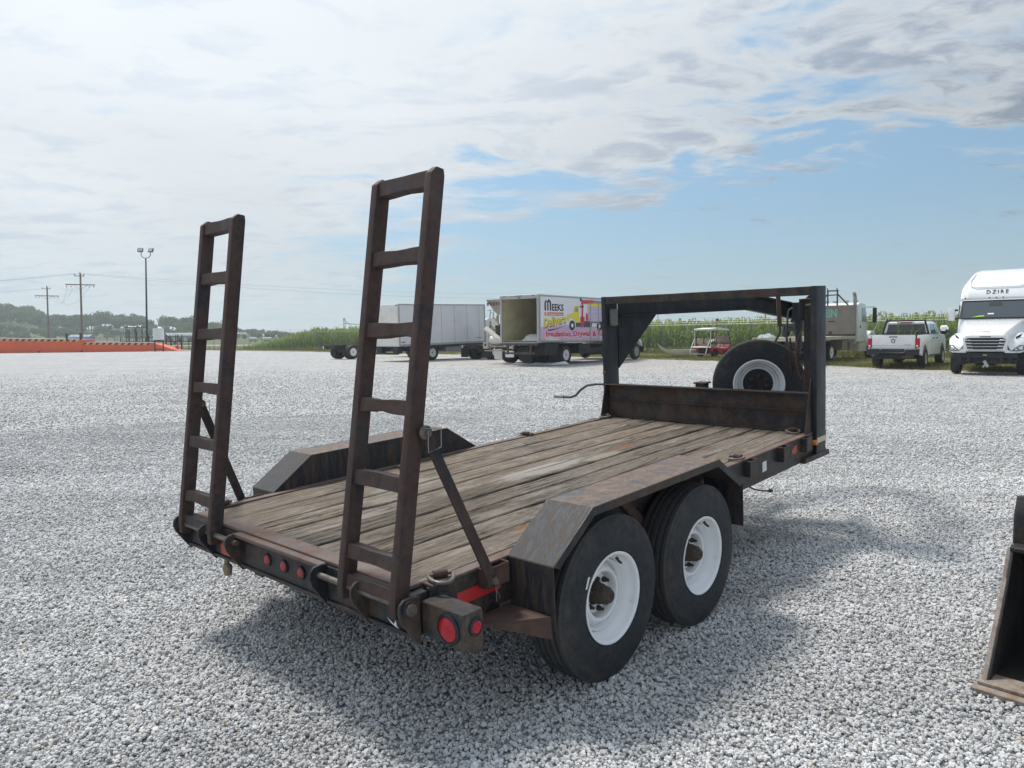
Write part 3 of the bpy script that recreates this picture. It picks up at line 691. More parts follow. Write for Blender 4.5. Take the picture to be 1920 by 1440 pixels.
# wire hanging under the side
M().tube([(1.0, 2.96, .57), (1.0, 3.02, .515), (1.0, 3.12, .47), (1.0, 3.28, .425), (1.0, 3.40, .402)], .006, 6).lathe([(0, .012), (.03, .014), (.035, .004)], (1.0, 3.38, .405), (0, 1, -.2), 8).obj('loose_wire', mt['rubber_hose'], T)

# ---- spare wheel, leaning against the bulkhead, dished side towards us
def body_to_world(p): return trailer_mw @ Vector(p)
trailer_mw = Matrix.Translation(trailer.location) @ trailer.rotation_euler.to_matrix().to_4x4()
spare = thing('spare_wheel', 'spare tyre on white rim standing behind the rusty bulkhead, inside the neck frame', 'wheel')
sp_c = body_to_world((.375, 4.60, 1.050))
axis = Vector((-.90, -3.1, .05)).normalized()       # the way the wheel faces
ex = axis; ez = Vector((0, 0, 1)); ey = ez.cross(ex).normalized(); ez = ex.cross(ey)
spare.matrix_world = Matrix(((ex.x, ey.x, ez.x, sp_c.x), (ex.y, ey.y, ez.y, sp_c.y), (ex.z, ey.z, ez.z, sp_c.z), (0, 0, 0, 1)))
place(tyre_me.data, 'tyre', spare)
SP = [(.085, .214), (.104, .214), (.106, .222), (.104, .209), (.090, .203), (.060, .198), (.045, .186), (-.060, .182), (-.066, .165), (-.068, .134), (-.076, .132), (-.076, .185), (-.085, .212)]
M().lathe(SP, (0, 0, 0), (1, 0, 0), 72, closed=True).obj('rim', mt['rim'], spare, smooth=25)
M().lathe([(-.11, .19), (-.080, .19), (-.079, .05), (-.075, .0005)], (0, 0, 0), (1, 0, 0), 20).obj('mount_plate', mt['dark'], spare)
for a in (40, 90, 140, 200, 250, 300, 350): M().lathe([(-.076, .020), (-.045, .018), (-.040, .008)], (0, .078 * math.cos(R(a)), .078 * math.sin(R(a)) - .01), (1, 0, 0), 8).obj('mount_bolt', mt['rust'], spare)
for o in (tyre_me, rim_me, lug_me, hub_me, valve_me, ring_me): bpy.data.objects.remove(o)
# ---------------------------------------------------------------- the yard and the land behind
FENCE = [(-84, 138.5), (-25, 88), (12, 58), (24, 44), (40, 24)]
def ground_mat():
    m, t, b = new_mat('limestone gravel yard'); v = t.node('ShaderNodeNewGeometry').outputs['Position']
    x, y, z = t.sep(v)
    c1 = t.voro(v, 36, out='Color'); cell = t.sep(c1)[0]
    dist = t.voro(v, 36)
    c2 = t.sep(t.voro(v, 95, out='Color'))[1]
    big = t.noise(v, .35, 6, .62, .4)
    wv = t.vmath('ADD', v, t.vmath('MULTIPLY', t.noise(v, .06, 3, .5, 0, 'Color'), (14, 14, 0)))
    rut = t.noise(t.mapping(wv, (.05, .75, 1), rot=(0, 0, R(12))), 1.0, 7, .66, .8)
    rut2 = t.noise(t.mapping(wv, (.06, .9, 1), (5, 3, 0), (0, 0, R(-24))), 1.0, 7, .66, .8)
    clump = t.noise(t.mapping(v, (3.2, .75, 1)), 1.2, 9, .74)
    fine = t.noise(v, 9, 6, .75)
    g = t.math('ADD', t.math('MULTIPLY', cell, .5), t.math('MULTIPLY', c2, .5))
    stone = t.ramp(g, [(.15, (.28, .283, .287)), (.5, (.455, .458, .462)), (.85, (.62, .622, .622))])
    dusty = t.ramp(fine, [(.3, (.37, .345, .31)), (.7, (.52, .49, .445))])
    far = t.smooth(t.math('ADD', y, t.math('MULTIPLY', x, .55)), 26, 46)
    side = t.smooth(x, -20, 2)
    w = t.math('MULTIPLY', t.math('MULTIPLY', far, side), t.smooth(big, .30, .62, .25, .9))
    pale = t.math('MAXIMUM', t.smooth(rut, .52, .68, 0, .75), t.smooth(rut2, .54, .70, 0, .6))
    pale = t.math('MULTIPLY', pale, t.smooth(y, 6, 16))
    c = t.mix(t.math('MULTIPLY', pale, .62), stone, t.ramp(fine, [(.3, (.50, .495, .485)), (.7, (.63, .625, .61))]))
    c = t.mix(w, c, dusty)
    mott = t.math('ADD', .72, t.math('ADD', t.smooth(clump, .34, .66, 0, .32), t.smooth(big, .3, .7, 0, .16)))
    c = t.mix(1.0, c, t.comb(mott, mott, mott), 'MULTIPLY')
    t.put(b.inputs['Base Color'], c); b.inputs['Roughness'].default_value = .92; b.inputs['Specular IOR Level'].default_value = .2
    h = t.math('ADD', t.math('ADD', t.math('MULTIPLY', dist, -.9), t.math('MULTIPLY', cell, .55)), t.math('MULTIPLY', clump, 2.2))
    t.put(b.inputs['Normal'], t.bump(h, .85, .022))
    return m
mt['ground'] = ground_mat()
gr = M().poly([(-1400, -300, -.012), (1400, -300, -.012), (1400, 1500, -.012), (-1400, 1500, -.012)]).obj('ground', mt['ground'], smooth=0)
tag(gr, kind='structure')

def stone_points():
    """where single stones can be made out: position, size and turn of each"""
    pts = []
    def scatter(d0, d1, n, s0, s1, lift, fade=False):
        d = np.sqrt(rng.uniform(d0 * d0, d1 * d1, n))
        a = rng.uniform(-R(56), R(56), n)
        if fade:
            w = np.clip(1 - (d - d0) / (d1 - d0), 0, 1) ** 1.4 * np.where(d * np.cos(a) + .55 * d * np.sin(a) > 30, .45, 1); k = rng.uniform(0, 1, n) < w; d, a = d[k], a[k]
        n = len(d)
        pts.append(np.stack([d * np.sin(a), d * np.cos(a), rng.uniform(-.006, lift, n), rng.uniform(s0, s1, n) * rng.choice([.65, .85, 1, 1.25], n)], 1))
    scatter(2.3, 3.6, 43890, .0064, .0120, .006)
    scatter(3.6, 5.0, 63840, .0068, .0126, .006)
    scatter(5.0, 7.2, 101080, .0078, .0138, .005)
    scatter(7.2, 10.0, 109060, .0090, .0155, .004)
    scatter(10.0, 16.0, 106400, .0115, .0190, .003)
    scatter(16.0, 44.0, 199500, .013, .022, .002, True)
    return np.concatenate(pts)
def mesh_np(name, V, F):
    me = bpy.data.meshes.new(name); k = F.shape[1]
    me.vertices.add(len(V)); me.vertices.foreach_set('co', np.ascontiguousarray(V, 'f').ravel())
    me.loops.add(F.size); me.loops.foreach_set('vertex_index', np.ascontiguousarray(F, 'i').ravel())
    me.polygons.add(len(F)); me.polygons.foreach_set('loop_start', np.arange(0, F.size, k, dtype='i'))
    me.polygons.foreach_set('loop_total', np.full(len(F), k, 'i'))
    me.update(calc_edges=True); me.validate(); return me
def stone_mat():
    m, t, b = new_mat('crushed limestone')
    r = t.node('ShaderNodeObjectInfo').outputs['Random']; v = coords(t)
    c = t.ramp(r, [(0, (.36, .362, .364)), (.28, (.49, .492, .494)), (.62, (.585, .585, .583)), (.92, (.67, .67, .666)), (.988, (.60, .57, .51)), (1, (.46, .37, .27))])
    c = t.mix(t.smooth(t.noise(v, 2.2, 4, .7), .45, .75, 0, .35), c, (.60, .60, .59))
    wp = t.node('ShaderNodeNewGeometry').outputs['Position']
    lane = t.noise(t.mapping(wp, (.16, .8, 1), rot=(0, 0, R(14))), 1.0, 5, .6, .8); damp = t.noise(wp, .55, 5, .6, .4)
    wx, wy, wz = t.sep(wp)
    tan_ = t.math('MULTIPLY', t.math('MULTIPLY', t.smooth(t.math('ADD', wy, t.math('MULTIPLY', wx, .55)), 26, 42), t.smooth(wx, -20, 2)), t.smooth(damp, .30, .60, .35, .9))
    c = t.mix(tan_, c, (.52, .475, .41))
    mo = t.math('ADD', .82, t.math('ADD', t.smooth(lane, .38, .64, 0, .22), t.smooth(damp, .32, .62, 0, .12)))
    c = t.mix(1.0, c, t.comb(mo, mo, mo), 'MULTIPLY')
    t.put(b.inputs['Base Color'], c); b.inputs['Roughness'].default_value = .85; b.inputs['Specular IOR Level'].default_value = .3
    return m
mt['stone'] = stone_mat()
P_ = stone_points()
gm = bpy.data.meshes.new('gravel'); gm.vertices.add(len(P_)); gm.vertices.foreach_set('co', P_[:, :3].astype('f').ravel())
at_ = gm.attributes.new('size', 'FLOAT', 'POINT'); at_.data.foreach_set('value', P_[:, 3].astype('f'))
tr_ = gm.attributes.new('turn', 'FLOAT_VECTOR', 'POINT'); tr_.data.foreach_set('vector', np.stack([rng.normal(0, .55, len(P_)), rng.normal(0, .55, len(P_)), rng.uniform(0, 6.28, len(P_))], 1).astype('f').ravel())
gm.materials.append(mt['stone'])
o = bpy.data.objects.new('gravel', gm); col.objects.link(o); tag(o, kind='stuff')
ng = bpy.data.node_groups.new('crushed stone', 'GeometryNodeTree')
ng.interface.new_socket('Geometry', in_out='INPUT', socket_type='NodeSocketGeometry'); ng.interface.new_socket('Geometry', in_out='OUTPUT', socket_type='NodeSocketGeometry')
gn, gl = ng.nodes, ng.links
gi, go_ = gn.new('NodeGroupInput'), gn.new('NodeGroupOutput')
g2i = gn.new('GeometryNodeGeometryToInstance')
for k in range(8):
    ico = gn.new('GeometryNodeMeshIcoSphere'); ico.inputs['Radius'].default_value = 1.0; ico.inputs['Subdivisions'].default_value = 1
    pos = gn.new('GeometryNodeInputPosition'); add = gn.new('ShaderNodeVectorMath'); add.operation = 'ADD'; add.inputs[1].default_value = (k * 7.3, k * 3.1, k * 1.7)
    gl.new(pos.outputs[0], add.inputs[0])
    nz = gn.new('ShaderNodeTexVoronoi'); nz.inputs['Scale'].default_value = 1.15; gl.new(add.outputs[0], nz.inputs['Vector'])
    mr = gn.new('ShaderNodeMapRange'); mr.inputs[1].default_value = 0; mr.inputs[2].default_value = .9; mr.inputs[3].default_value = 1.35; mr.inputs[4].default_value = .58
    gl.new(nz.outputs['Distance'], mr.inputs[0])
    sc_ = gn.new('ShaderNodeVectorMath'); sc_.operation = 'SCALE'; gl.new(pos.outputs[0], sc_.inputs[0]); gl.new(mr.outputs[0], sc_.inputs['Scale'])
    mul = gn.new('ShaderNodeVectorMath'); mul.operation = 'MULTIPLY'; mul.inputs[1].default_value = (1.08, .92 - .04 * (k % 3), .68 + .05 * (k % 4)); gl.new(sc_.outputs[0], mul.inputs[0])
    sp = gn.new('GeometryNodeSetPosition'); gl.new(ico.outputs[0], sp.inputs[0]); gl.new(mul.outputs[0], sp.inputs['Position'])
    sm = gn.new('GeometryNodeSetMaterial'); sm.inputs['Material'].default_value = mt['stone']; gl.new(sp.outputs[0], sm.inputs[0])
    gl.new(sm.outputs[0], g2i.inputs[0])
iop = gn.new('GeometryNodeInstanceOnPoints'); iop.inputs['Pick Instance'].default_value = True
gl.new(gi.outputs[0], iop.inputs['Points']); gl.new(g2i.outputs[0], iop.inputs['Instance'])
rv = gn.new('FunctionNodeRandomValue'); rv.data_type = 'INT'
[s_ for s_ in rv.inputs if s_.type == 'INT' and s_.name == 'Max'][0].default_value = 7
gl.new([s_ for s_ in rv.outputs if s_.type == 'INT'][0], iop.inputs['Instance Index'])
na = gn.new('GeometryNodeInputNamedAttribute'); na.data_type = 'FLOAT'; na.inputs[0].default_value = 'size'
nb = gn.new('GeometryNodeInputNamedAttribute'); nb.data_type = 'FLOAT_VECTOR'; nb.inputs[0].default_value = 'turn'
gl.new([s_ for s_ in na.outputs if s_.enabled][0], iop.inputs['Scale']); gl.new([s_ for s_ in nb.outputs if s_.enabled][0], iop.inputs['Rotation'])
gl.new(iop.outputs[0], go_.inputs[0])
md = o.modifiers.new('crushed stone', 'NODES'); md.node_group = ng

# ---- grass verge by the fence
def verge_mat():
    m, t, b = new_mat('rough verge'); v = t.node('ShaderNodeNewGeometry').outputs['Position']
    n = t.noise(v, 1.1, 7, .65); f = t.noise(v, 14, 5, .7)
    c = t.mix(n, t.ramp(f, [(.3, (.055, .075, .022)), (.7, (.13, .155, .045))]), t.ramp(f, [(.3, (.15, .14, .06)), (.7, (.26, .23, .12))]))
    t.put(b.inputs['Base Color'], c); b.inputs['Roughness'].default_value = .9
    t.put(b.inputs['Normal'], t.bump(t.noise(v, 26, 4, .7), .8, .06)); return m
mt['verge'] = verge_mat()
VERGE = [(-40, 97.5), (-22, 80.5), (-8, 65.5), (2, 57.0), (7.2, 48.6), (10, 44.4), (13.2, 40.2), (15.6, 33.4), (17.2, 30.2), (19.6, 27.2), (26, 20)]
def offset_line(p, d):
    q = []
    for i in range(len(p)):
        a = Vector(p[max(0, i - 1)]); b = Vector(p[min(len(p) - 1, i + 1)]); t = (b - a).normalized(); q.append((p[i][0] - t.y * d * -1 * -1, p[i][1] + t.x * d))
    return q
back = offset_line(FENCE, 9.0)
vm = M()
edge = []
rr = random.Random(3)
for i in range(len(VERGE) - 1):
    a, b = Vector(VERGE[i]), Vector(VERGE[i + 1]); n = max(2, int((b - a).length / .6))
    for k in range(n):
        p = a.lerp(b, k / n); edge.append((p.x + rr.uniform(-.35, .35), p.y + rr.uniform(-.35, .35), -.006))
vm.poly(edge + [(60, 30, -.006), (40, 60, -.006), (10, 90, -.006), (-20, 120, -.006), (-75, 165, -.006), (-84, 138.5, -.006)])
tag(vm.obj('verge', mt['verge'], smooth=0), kind='structure')
# land beyond the fence: flat fields up to the hills
def field_mat():
    m, t, b = new_mat('far fields'); v = t.node('ShaderNodeNewGeometry').outputs['Position']
    n = t.noise(v, .012, 5, .6, .5); f = t.noise(v, .15, 6, .7)
    c = t.ramp(t.math('ADD', t.math('MULTIPLY', n, .7), t.math('MULTIPLY', f, .3)), [(.32, (.040, .060, .022)), (.48, (.085, .120, .040)), (.6, (.12, .14, .055)), (.72, (.060, .085, .030))])
    t.put(b.inputs['Base Color'], c); b.inputs['Roughness'].default_value = .95; return m
mt['field'] = field_mat()
tag(M().poly([(-1390, 190, -.002), (-70, 176, -.002), (0, 112, -.002), (60, 50, -.002), (1390, -60, -.002), (1390, 1490, -.002), (-1390, 1490, -.002)]).obj('field', mt['field'], smooth=0), kind='structure')

# ---- hills with woods, to the left
HP = [(-260, 560), (-120, 566), (0, 577), (25, 572), (60, 581), (100, 589), (150, 593), (200, 591), (230, 589), (260, 597), (300, 601), (330, 594), (365, 597), (400, 598), (440, 600), (480, 603), (520, 606), (545, 609), (560, 615), (600, 622), (640, 626), (690, 628), (760, 630)]
def ridge_px(px):
    return float(np.interp(px, [p[0] for p in HP], [p[1] for p in HP]))
def hill_z(x, d):
    """ground height at depth d, sideways x"""
    px = 960 + 1369.8 * x / d
    hor = 626.7 - .0119 * (px - 960)
    h = max(0, (hor - ridge_px(px)) * 520 / 1369.8 + 1.6 - 9.0)
    t = min(1, max(0, (d - 360) / 160.0)); t = t * t * (3 - 2 * t)
    if d > 540: t *= max(0, 1 - (d - 540) / 200.0)
    return h * t
xs = np.linspace(-640, -60, 88); ds = np.linspace(350, 760, 40)
V = np.array([(x / 520 * d, d, hill_z(x / 520 * d, d) - .3) for d in ds for x in xs])
F = np.array([(j * 88 + i, j * 88 + i + 1, (j + 1) * 88 + i + 1, (j + 1) * 88 + i) for j in range(39) for i in range(87)])
hm = mesh_np('hill', V, F); hm.materials.append(mt['field']); hm.shade_smooth()
tag((lambda o: (col.objects.link(o), o)[1])(bpy.data.objects.new('hill', hm)), kind='structure')

def leaf_mat(name, a, b_, sub=.15):
    m, t, b = new_mat(name); r = t.node('ShaderNodeObjectInfo').outputs['Random']
    isl = t.node('ShaderNodeNewGeometry').outputs['Random Per Island']
    c = t.mix(t.math('ADD', t.math('MULTIPLY', r, .55), t.math('MULTIPLY', isl, .45)), a, b_)
    t.put(b.inputs['Base Color'], c); b.inputs['Roughness'].default_value = .8; b.inputs['Specular IOR Level'].default_value = .2
    out = [n for n in t.n if n.type == 'OUTPUT_MATERIAL'][0]
    tr = t.node('ShaderNodeBsdfTranslucent'); t.put(tr.inputs[0], c)
    mx = t.node('ShaderNodeMixShader'); mx.inputs[0].default_value = sub
    t.l.new(b.outputs[0], mx.inputs[1]); t.l.new(tr.outputs[0], mx.inputs[2]); t.l.new(mx.outputs[0], out.inputs[0])
    return m
mt['leaf'] = leaf_mat('woodland foliage', (.032, .076, .026), (.115, .180, .050), .25)
mt['bark'] = plain('tree bark', (.06, .05, .04), .9, 0, .3, 3)
def crown_mesh(seed, n=520):
    r = np.random.default_rng(seed)
    lobes = [(0, 0, .62, .40)] + [(r.uniform(-.30, .30), r.uniform(-.30, .30), r.uniform(.42, .86), r.uniform(.17, .30)) for _ in range(9)]
    V, F = [], []
    for i in range(n):
        lx, ly, lz, lr = lobes[r.integers(0, len(lobes))]
        d = r.normal(size=3); d /= np.linalg.norm(d); rad = lr * r.uniform(.72, 1.05)
        c = np.array([lx, ly, lz]) + d * rad * np.array([1, 1, .8])
        e = r.normal(size=3); e -= d * e.dot(d) * .6; e /= np.linalg.norm(e); g = np.cross(d, e); g /= np.linalg.norm(g)
        s = r.uniform(.045, .085); b = len(V)
        V += [c + e * s, c + g * s * .8, c - e * s, c - g * s * .8]; F.append((b, b + 1, b + 2, b + 3))
    return mesh_np('crown', np.array(V), np.array(F))
crowns = []
for k in range(6):
    me = crown_mesh(20 + k); me.materials.append(mt['leaf']); crowns.append(me)
tk = M().tube([(0, 0, -.05), (0, 0, .3), (.02, .01, .6)], [.035, .026, .012], 6).tube([(0, 0, .3), (.16, .05, .6)], [.018, .008], 5).tube([(0, 0, .32), (-.14, -.08, .62)], [.018, .008], 5).obj('tmp', mt['bark'])
def tree(x, y, z, h, w, k, label, group):
    r = thing('tree', label, 'tree', (x, y, z), random.uniform(0, 6.3), group); r.scale = (w, w, h)
    place(tk.data, 'trunk', r); place(crowns[k % 6], 'crown', r); return r
rt = random.Random(5); n_t = 0; spots = []
def clear_patch(px, ypx):       # meadows on the slope stay open
    return (-60 < px < 58 and 611 < ypx < 623) or (292 < px < 326 and 606 < ypx < 617) or (375 < px < 400 and ypx > 608) or (448 < px < 500 and 604 < ypx < 622)
tries = 0
while n_t < 285 and tries < 9000:
    tries += 1
    d = rt.uniform(370, 545); px = rt.uniform(-60, 720); x = (px - 960) / 1369.8 * d; z = hill_z(x, d)
    hor = 626.7 - .0119 * (px - 960)
    if px > 560 and d < 480: continue
    yb = hor - (z - 1.66) / d * 1369.8
    if clear_patch(px, yb): continue
    if z < .4 and rt.random() < .72: continue
    if any((x - a) ** 2 + (d - b) ** 2 < 26 for a, b in spots): continue
    if d > 500 and px < 330: hh = rt.uniform(8.5, 12.5)
    else: hh = rt.uniform(6.5, 10.5)
    if px > 440: hh *= .72
    if yb > 624: hh *= .6
    spots.append((x, d)); n_t += 1
    tree(x, d, z - .4, hh, hh * rt.uniform(.85, 1.25), rt.randrange(6), *(('leafy tree along the skyline crest of the far wooded hill', 'trees on the crest of the far hill') if d > 500 else ('leafy tree halfway up the slope of the far wooded hill', 'trees on the slope of the far hill') if z > 2 else ('small leafy tree on the flat at the foot of the far hill', 'trees at the foot of the far hill')))
bpy.data.objects.remove(tk)

# ---- far buildings
mt['far_white'] = plain('pale siding', (.55, .56, .56), .6, 0, .08, .6)
mt['far_blue'] = plain('blue sheet metal', (.07, .13, .26), .5, .2, .1, .6)
mt['far_roof'] = plain('grey sheet roof', (.20, .23, .26), .5, .1, .12, .4)
mt['far_dark'] = plain('dark opening', (.03, .035, .04), .6, 0, .2, 1)
def shed(name, label, cat, x, y, w, d, h, rh, wall, roof, rot=0, doors=0):
    b = thing(name, label, cat, (x, y, 0), rot)
    M().box(-w / 2, w / 2, -d / 2, d / 2, 0, h).obj('wall', wall, b)
    M().prism([(-d / 2 - .3, h), (0, h + rh), (d / 2 + .3, h), (d / 2 + .3, h + .15), (0, h + rh + .18), (-d / 2 - .3, h + .15)], 0, -w / 2 - .3, w / 2 + .3).obj('roof', roof, b)
    for i in range(doors):
        xx = -w / 2 + w * (i + .5) / doors; m = M().box(xx - w / doors * .25, xx + w / doors * .25, -d / 2 - .05, -d / 2 - .01, 0, h * .72); m.obj('door', mt['far_dark'] if i % 2 else mt['far_white'], b)
    return b
shed('warehouse', 'long low warehouse with grey roof and row of doors, left of the hill meadow', 'building', -138.5, 305, 19, 9, 2.6, 1.1, mt['far_roof'], mt['far_roof'], R(4), 9)
shed('shed', 'blue metal shed at the foot of the hill behind the power pole', 'building', -176, 300, 7.6, 6, 2.4, 1.0, mt['far_blue'], mt['far_blue'], R(8), 2)
for i, (px, d, w, h, lab) in enumerate([(15, 300, 6, 1.6, 'white mobile building furthest left above the orange dock'), (30, 305, 5, 1.5, 'white mobile building second from the left above the orange dock'), (50, 298, 4, 1.3, 'small white mobile building third from the left above the orange dock'), (115, 290, 9, 1.2, 'low white mobile building nearest the grey power pole')]):
    shed('mobile_building', lab, 'building', (px - 960) / 1369.8 * d, d, w, 4, h, .6, mt['far_white'], mt['far_white'], R(10 * i))
for px, d, w, lab in [(296, 515, 9, 'white house on the hill crest right of the lamp pole'), (352, 500, 8, 'white house on the hilltop seen between the rails of the smaller ramp'), (452, 520, 10, 'white house on the hill slope just right of the smaller ramp')]:
    x = (px - 960) / 1369.8 * d; b = shed('house', lab, 'house', x, d - 30, w, 6, 2.6, 1.6, mt['far_white'], mt['far_roof'], R(12), 3); b.location.z = hill_z(x, d - 30) - .2
for px, d, lab in [(477, 250, 'white fuel tank nearest the cornfield beyond the wire fence'), (503, 240, 'longer white tank at the end of the cornfield beyond the wire fence')]:
    tk_ = thing('tank', lab, 'tank', ((px - 960) / 1369.8 * d, d, 0))
    M().lathe([(-1.5, .05), (-1.45, .4), (-1.2, .62), (1.2, .62), (1.45, .4), (1.5, .05)], (0, 0, 1.0), (1, .3, 0), 16).obj('vessel', mt['far_white'], tk_)
    M().box(-.9, -.7, -.4, .4, 0, .5).box(.7, .9, -.4, .4, 0, .5).obj('leg', mt['far_roof'], tk_)
el = thing('grain_elevator', 'distant grain elevator with conveyor legs seen left of the taller ramp', 'grain elevator', (-165, 760, 0))
mt['hazysteel'] = plain('galvanised sheet', (.30, .32, .34), .5, .3, .1, .3)
M().lathe([(0, 7), (6, 7), (9.5, .4)], (0, 0, 0), (0, 0, 1), 24).lathe([(0, 5), (5, 5), (8, .4)], (14, 2, 0), (0, 0, 1), 20).obj('silo', mt['hazysteel'], el)
m = M()
for a, b in (((-.8, -.8), (0, 0)), ((.8, -.8), (0, 0)), ((-.8, .8), (0, 0)), ((.8, .8), (0, 0))): m.bar((a[0] - 8, a[1], 0), (a[0] - 8, a[1], 19), .35, .35)
for z in range(2, 19, 3): m.bar((-8.8, -.8, z), (-7.2, -.8, z + 1.5), .25, .25)
m.bar((-8, 0, 18), (2, 0, 10), .6, .6).bar((-8, 0, 15), (14, 1, 13), .8, .8).bar((14, 1, 8), (14, 1, 13), .6, .6).box(-9, -7, -1, 1, 18, 20.5)
m.obj('conveyor', mt['hazysteel'], el)

# ---- fence
mt['galv'] = plain('galvanised pipe', (.26, .27, .27), .45, .6, .2, 4)
def fabric_mat():
    m, t, b = new_mat('chain link fabric'); b.inputs['Base Color'].default_value = (.20, .21, .21, 1); b.inputs['Roughness'].default_value = .5
    v = t.node('ShaderNodeTexCoord').outputs['UV']
    x, y, z = t.sep(v)
    a = t.math('PINGPONG', t.math('ADD', x, y), .5); c = t.math('PINGPONG', t.math('SUBTRACT', x, y), .5)
    w = t.math('MAXIMUM', t.math('LESS_THAN', a, .045), t.math('LESS_THAN', c, .045))
    t.put(b.inputs['Alpha'], w); return m
mt['fabric'] = fabric_mat()
fence = thing('chain_link_fence', 'long chain link fence with barbed wire arms along the cornfield', 'fence')
FH = 2.18
fm, fv, ff, uv = M(), [], [], []
run = 0; posts = []
for i in range(len(FENCE) - 1):
    a, b = Vector(FENCE[i]), Vector(FENCE[i + 1]); L = (b - a).length; n = max(1, round(L / 3.05))
    for k in range(n):
        p = a.lerp(b, k / n); posts.append((p, (b - a).normalized()))
    uv += [(run / .075, 0), ((run + L) / .075, 0), ((run + L) / .075, FH / .075), (run / .075, FH / .075)]
    fm.add([(a.x, a.y, .03), (b.x, b.y, .03), (b.x, b.y, FH), (a.x, a.y, FH)], [(0, 1, 2, 3)]); run += L
fo = fm.obj('fabric', mt['fabric'], fence, smooth=0, recalc=False)
ul = fo.data.uv_layers.new(name='UVMap')
for i, q in enumerate(uv): ul.data[i].uv = q
ends = [Vector(p) for p in FENCE]
M().tube([(p.x, p.y, FH) for p in ends], .024, 8).obj('top_rail', mt['galv'], fence)
nrm = Vector((.64, .77))
m = M()
for k in range(3):
    o_ = .10 + .12 * k; m.tube([(p.x + nrm.x * o_, p.y + nrm.y * o_, FH + .06 + .15 * k) for p in ends], .007, 4)
m.obj('barbed_wire', mt['galv'], fence)
pm = M().tube([(0, 0, -.1), (0, 0, FH + .02)], .032, 8).tube([(0, 0, FH), (nrm.x * .36, nrm.y * .36, FH + .42)], .018, 6).obj('post', mt['galv'], fence)
pm.location = (*posts[0][0], 0)
for p, _ in posts[1:]: place(pm.data, 'post', fence, (p.x, p.y, 0))

# ---- corn
mt['corn'] = leaf_mat('corn leaves', (.13, .215, .035), (.31, .40, .09), .5)
mt['corn_dry'] = leaf_mat('dry lower corn leaves', (.16, .13, .06), (.22, .18, .09), .2)
mt['tassel'] = plain('corn tassel', (.26, .21, .10), .8, 0, .2, 9)
def corn_arrays(seed, h=2.5):
    r = np.random.default_rng(seed); V, F = [], []
    def quadstrip(pts, ws, side):
        b = len(V)
        for p, w in zip(pts, ws): V.append(p - side * w); V.append(p + side * w)
        for i in range(len(pts) - 1): F.append((b + 2 * i, b + 2 * i + 1, b + 2 * i + 3, b + 2 * i + 2))
    up = np.array([0, 0, 1.]); lean = np.array([r.uniform(-.06, .06), r.uniform(-.06, .06), 0])
    for sd in (np.array([1., 0, 0]), np.array([0, 1., 0])): quadstrip([lean * t + up * h * t for t in (0, .5, .9)], [.016, .013, .006], sd)
    a0 = r.uniform(0, np.pi)
    for k in range(11):
        z = h * (.12 + .075 * k) + r.uniform(-.04, .04); a = a0 + np.pi * (k % 2) + r.uniform(-.5, .5); L = r.uniform(.65, 1.0) * (1 - .3 * abs(k - 5) / 6)
        dr = np.array([np.cos(a), np.sin(a), 0]); sd = np.array([-np.sin(a), np.cos(a), 0]); rise = r.uniform(.22, .40) * (1.2 if k > 6 else .9)
        b0 = lean * (z / h) + up * z
        quadstrip([b0, b0 + dr * L * .35 + up * rise, b0 + dr * L * .72 + up * rise * .95, b0 + dr * L + up * (rise * .3 - .12)], [.022, .060, .054, .008], sd)
    return np.array(V), np.array(F)
def tassel_arrays(seed, h=2.55):
    r = np.random.default_rng(seed); V, F = [], []
    for k in range(5):
        a = r.uniform(0, 6.28); s = .10 if k else 0; tip = np.array([np.cos(a) * s, np.sin(a) * s, h * .9 + .30]); b0 = np.array([0, 0, h * .9])
        sd = np.array([-np.sin(a), np.cos(a), 0]) * .012; b = len(V); V += [b0 - sd, b0 + sd, tip + sd * .6, tip - sd * .6]; F.append((b, b + 1, b + 2, b + 3))
    return np.array(V), np.array(F)
cl = []; ctas = []
for k in range(5):
    v, f = corn_arrays(40 + k); me = mesh_np('leaves', v, f); me.materials.append(mt['corn']); cl.append((me, v, f))
    v, f = tassel_arrays(60 + k); me = mesh_np('tassel', v, f); me.materials.append(mt['tassel']); ctas.append((me, v, f))
def along(line, step):
    out = []
    for i in range(len(line) - 1):
        a, b = Vector(line[i]), Vector(line[i + 1]); n = int((b - a).length / step)
        for k in range(n): out.append((a.lerp(b, k / n), (b - a).normalized()))
    return out
CORN = [(-38, 101.8), (-27.5, 92.5), (-22, 88), (13.0, 60.2), (26.0, 45.2), (42, 25)]
rc_ = random.Random(9)
vis = [p for p in along(CORN, .26)]
front = []; bulk = []
for row in range(9):
    for p, t in along(CORN, .34 if row < 4 else .46):
        q = Vector((p.x - t.y * row * .76 * -1 * -1, p.y)) if 0 else Vector((p.x + (-t.y) * row * -.76 * -1, p.y + t.x * row * .76))
        px = 960 + 1369.8 * q.x / q.y
        if px < 440 or px > 1960: continue
        ramp_in = min(1, max(0.0, (px - 470) / 120.0))
        if row == 0 and ((1196 < px < 1320 and len(front) < 120) or (1640 < px < 1800 and len(front) < 200)): front.append((q, ramp_in))
        else: bulk.append((q, ramp_in))
for i, (q, s) in enumerate(front):
    c = thing('corn_plant', 'tall green corn plant in the front row of the field behind the wire fence', 'corn plant', (q.x + rc_.uniform(-.06, .06), q.y + rc_.uniform(-.06, .06), 0), rc_.uniform(0, 6.3), 'corn plants in the front row of the field')
    z = rc_.uniform(.90, 1.06); c.scale = (1, 1, z); k = rc_.randrange(5)
    place(cl[k][0], 'leaves', c); place(ctas[k][0], 'tassel', c)
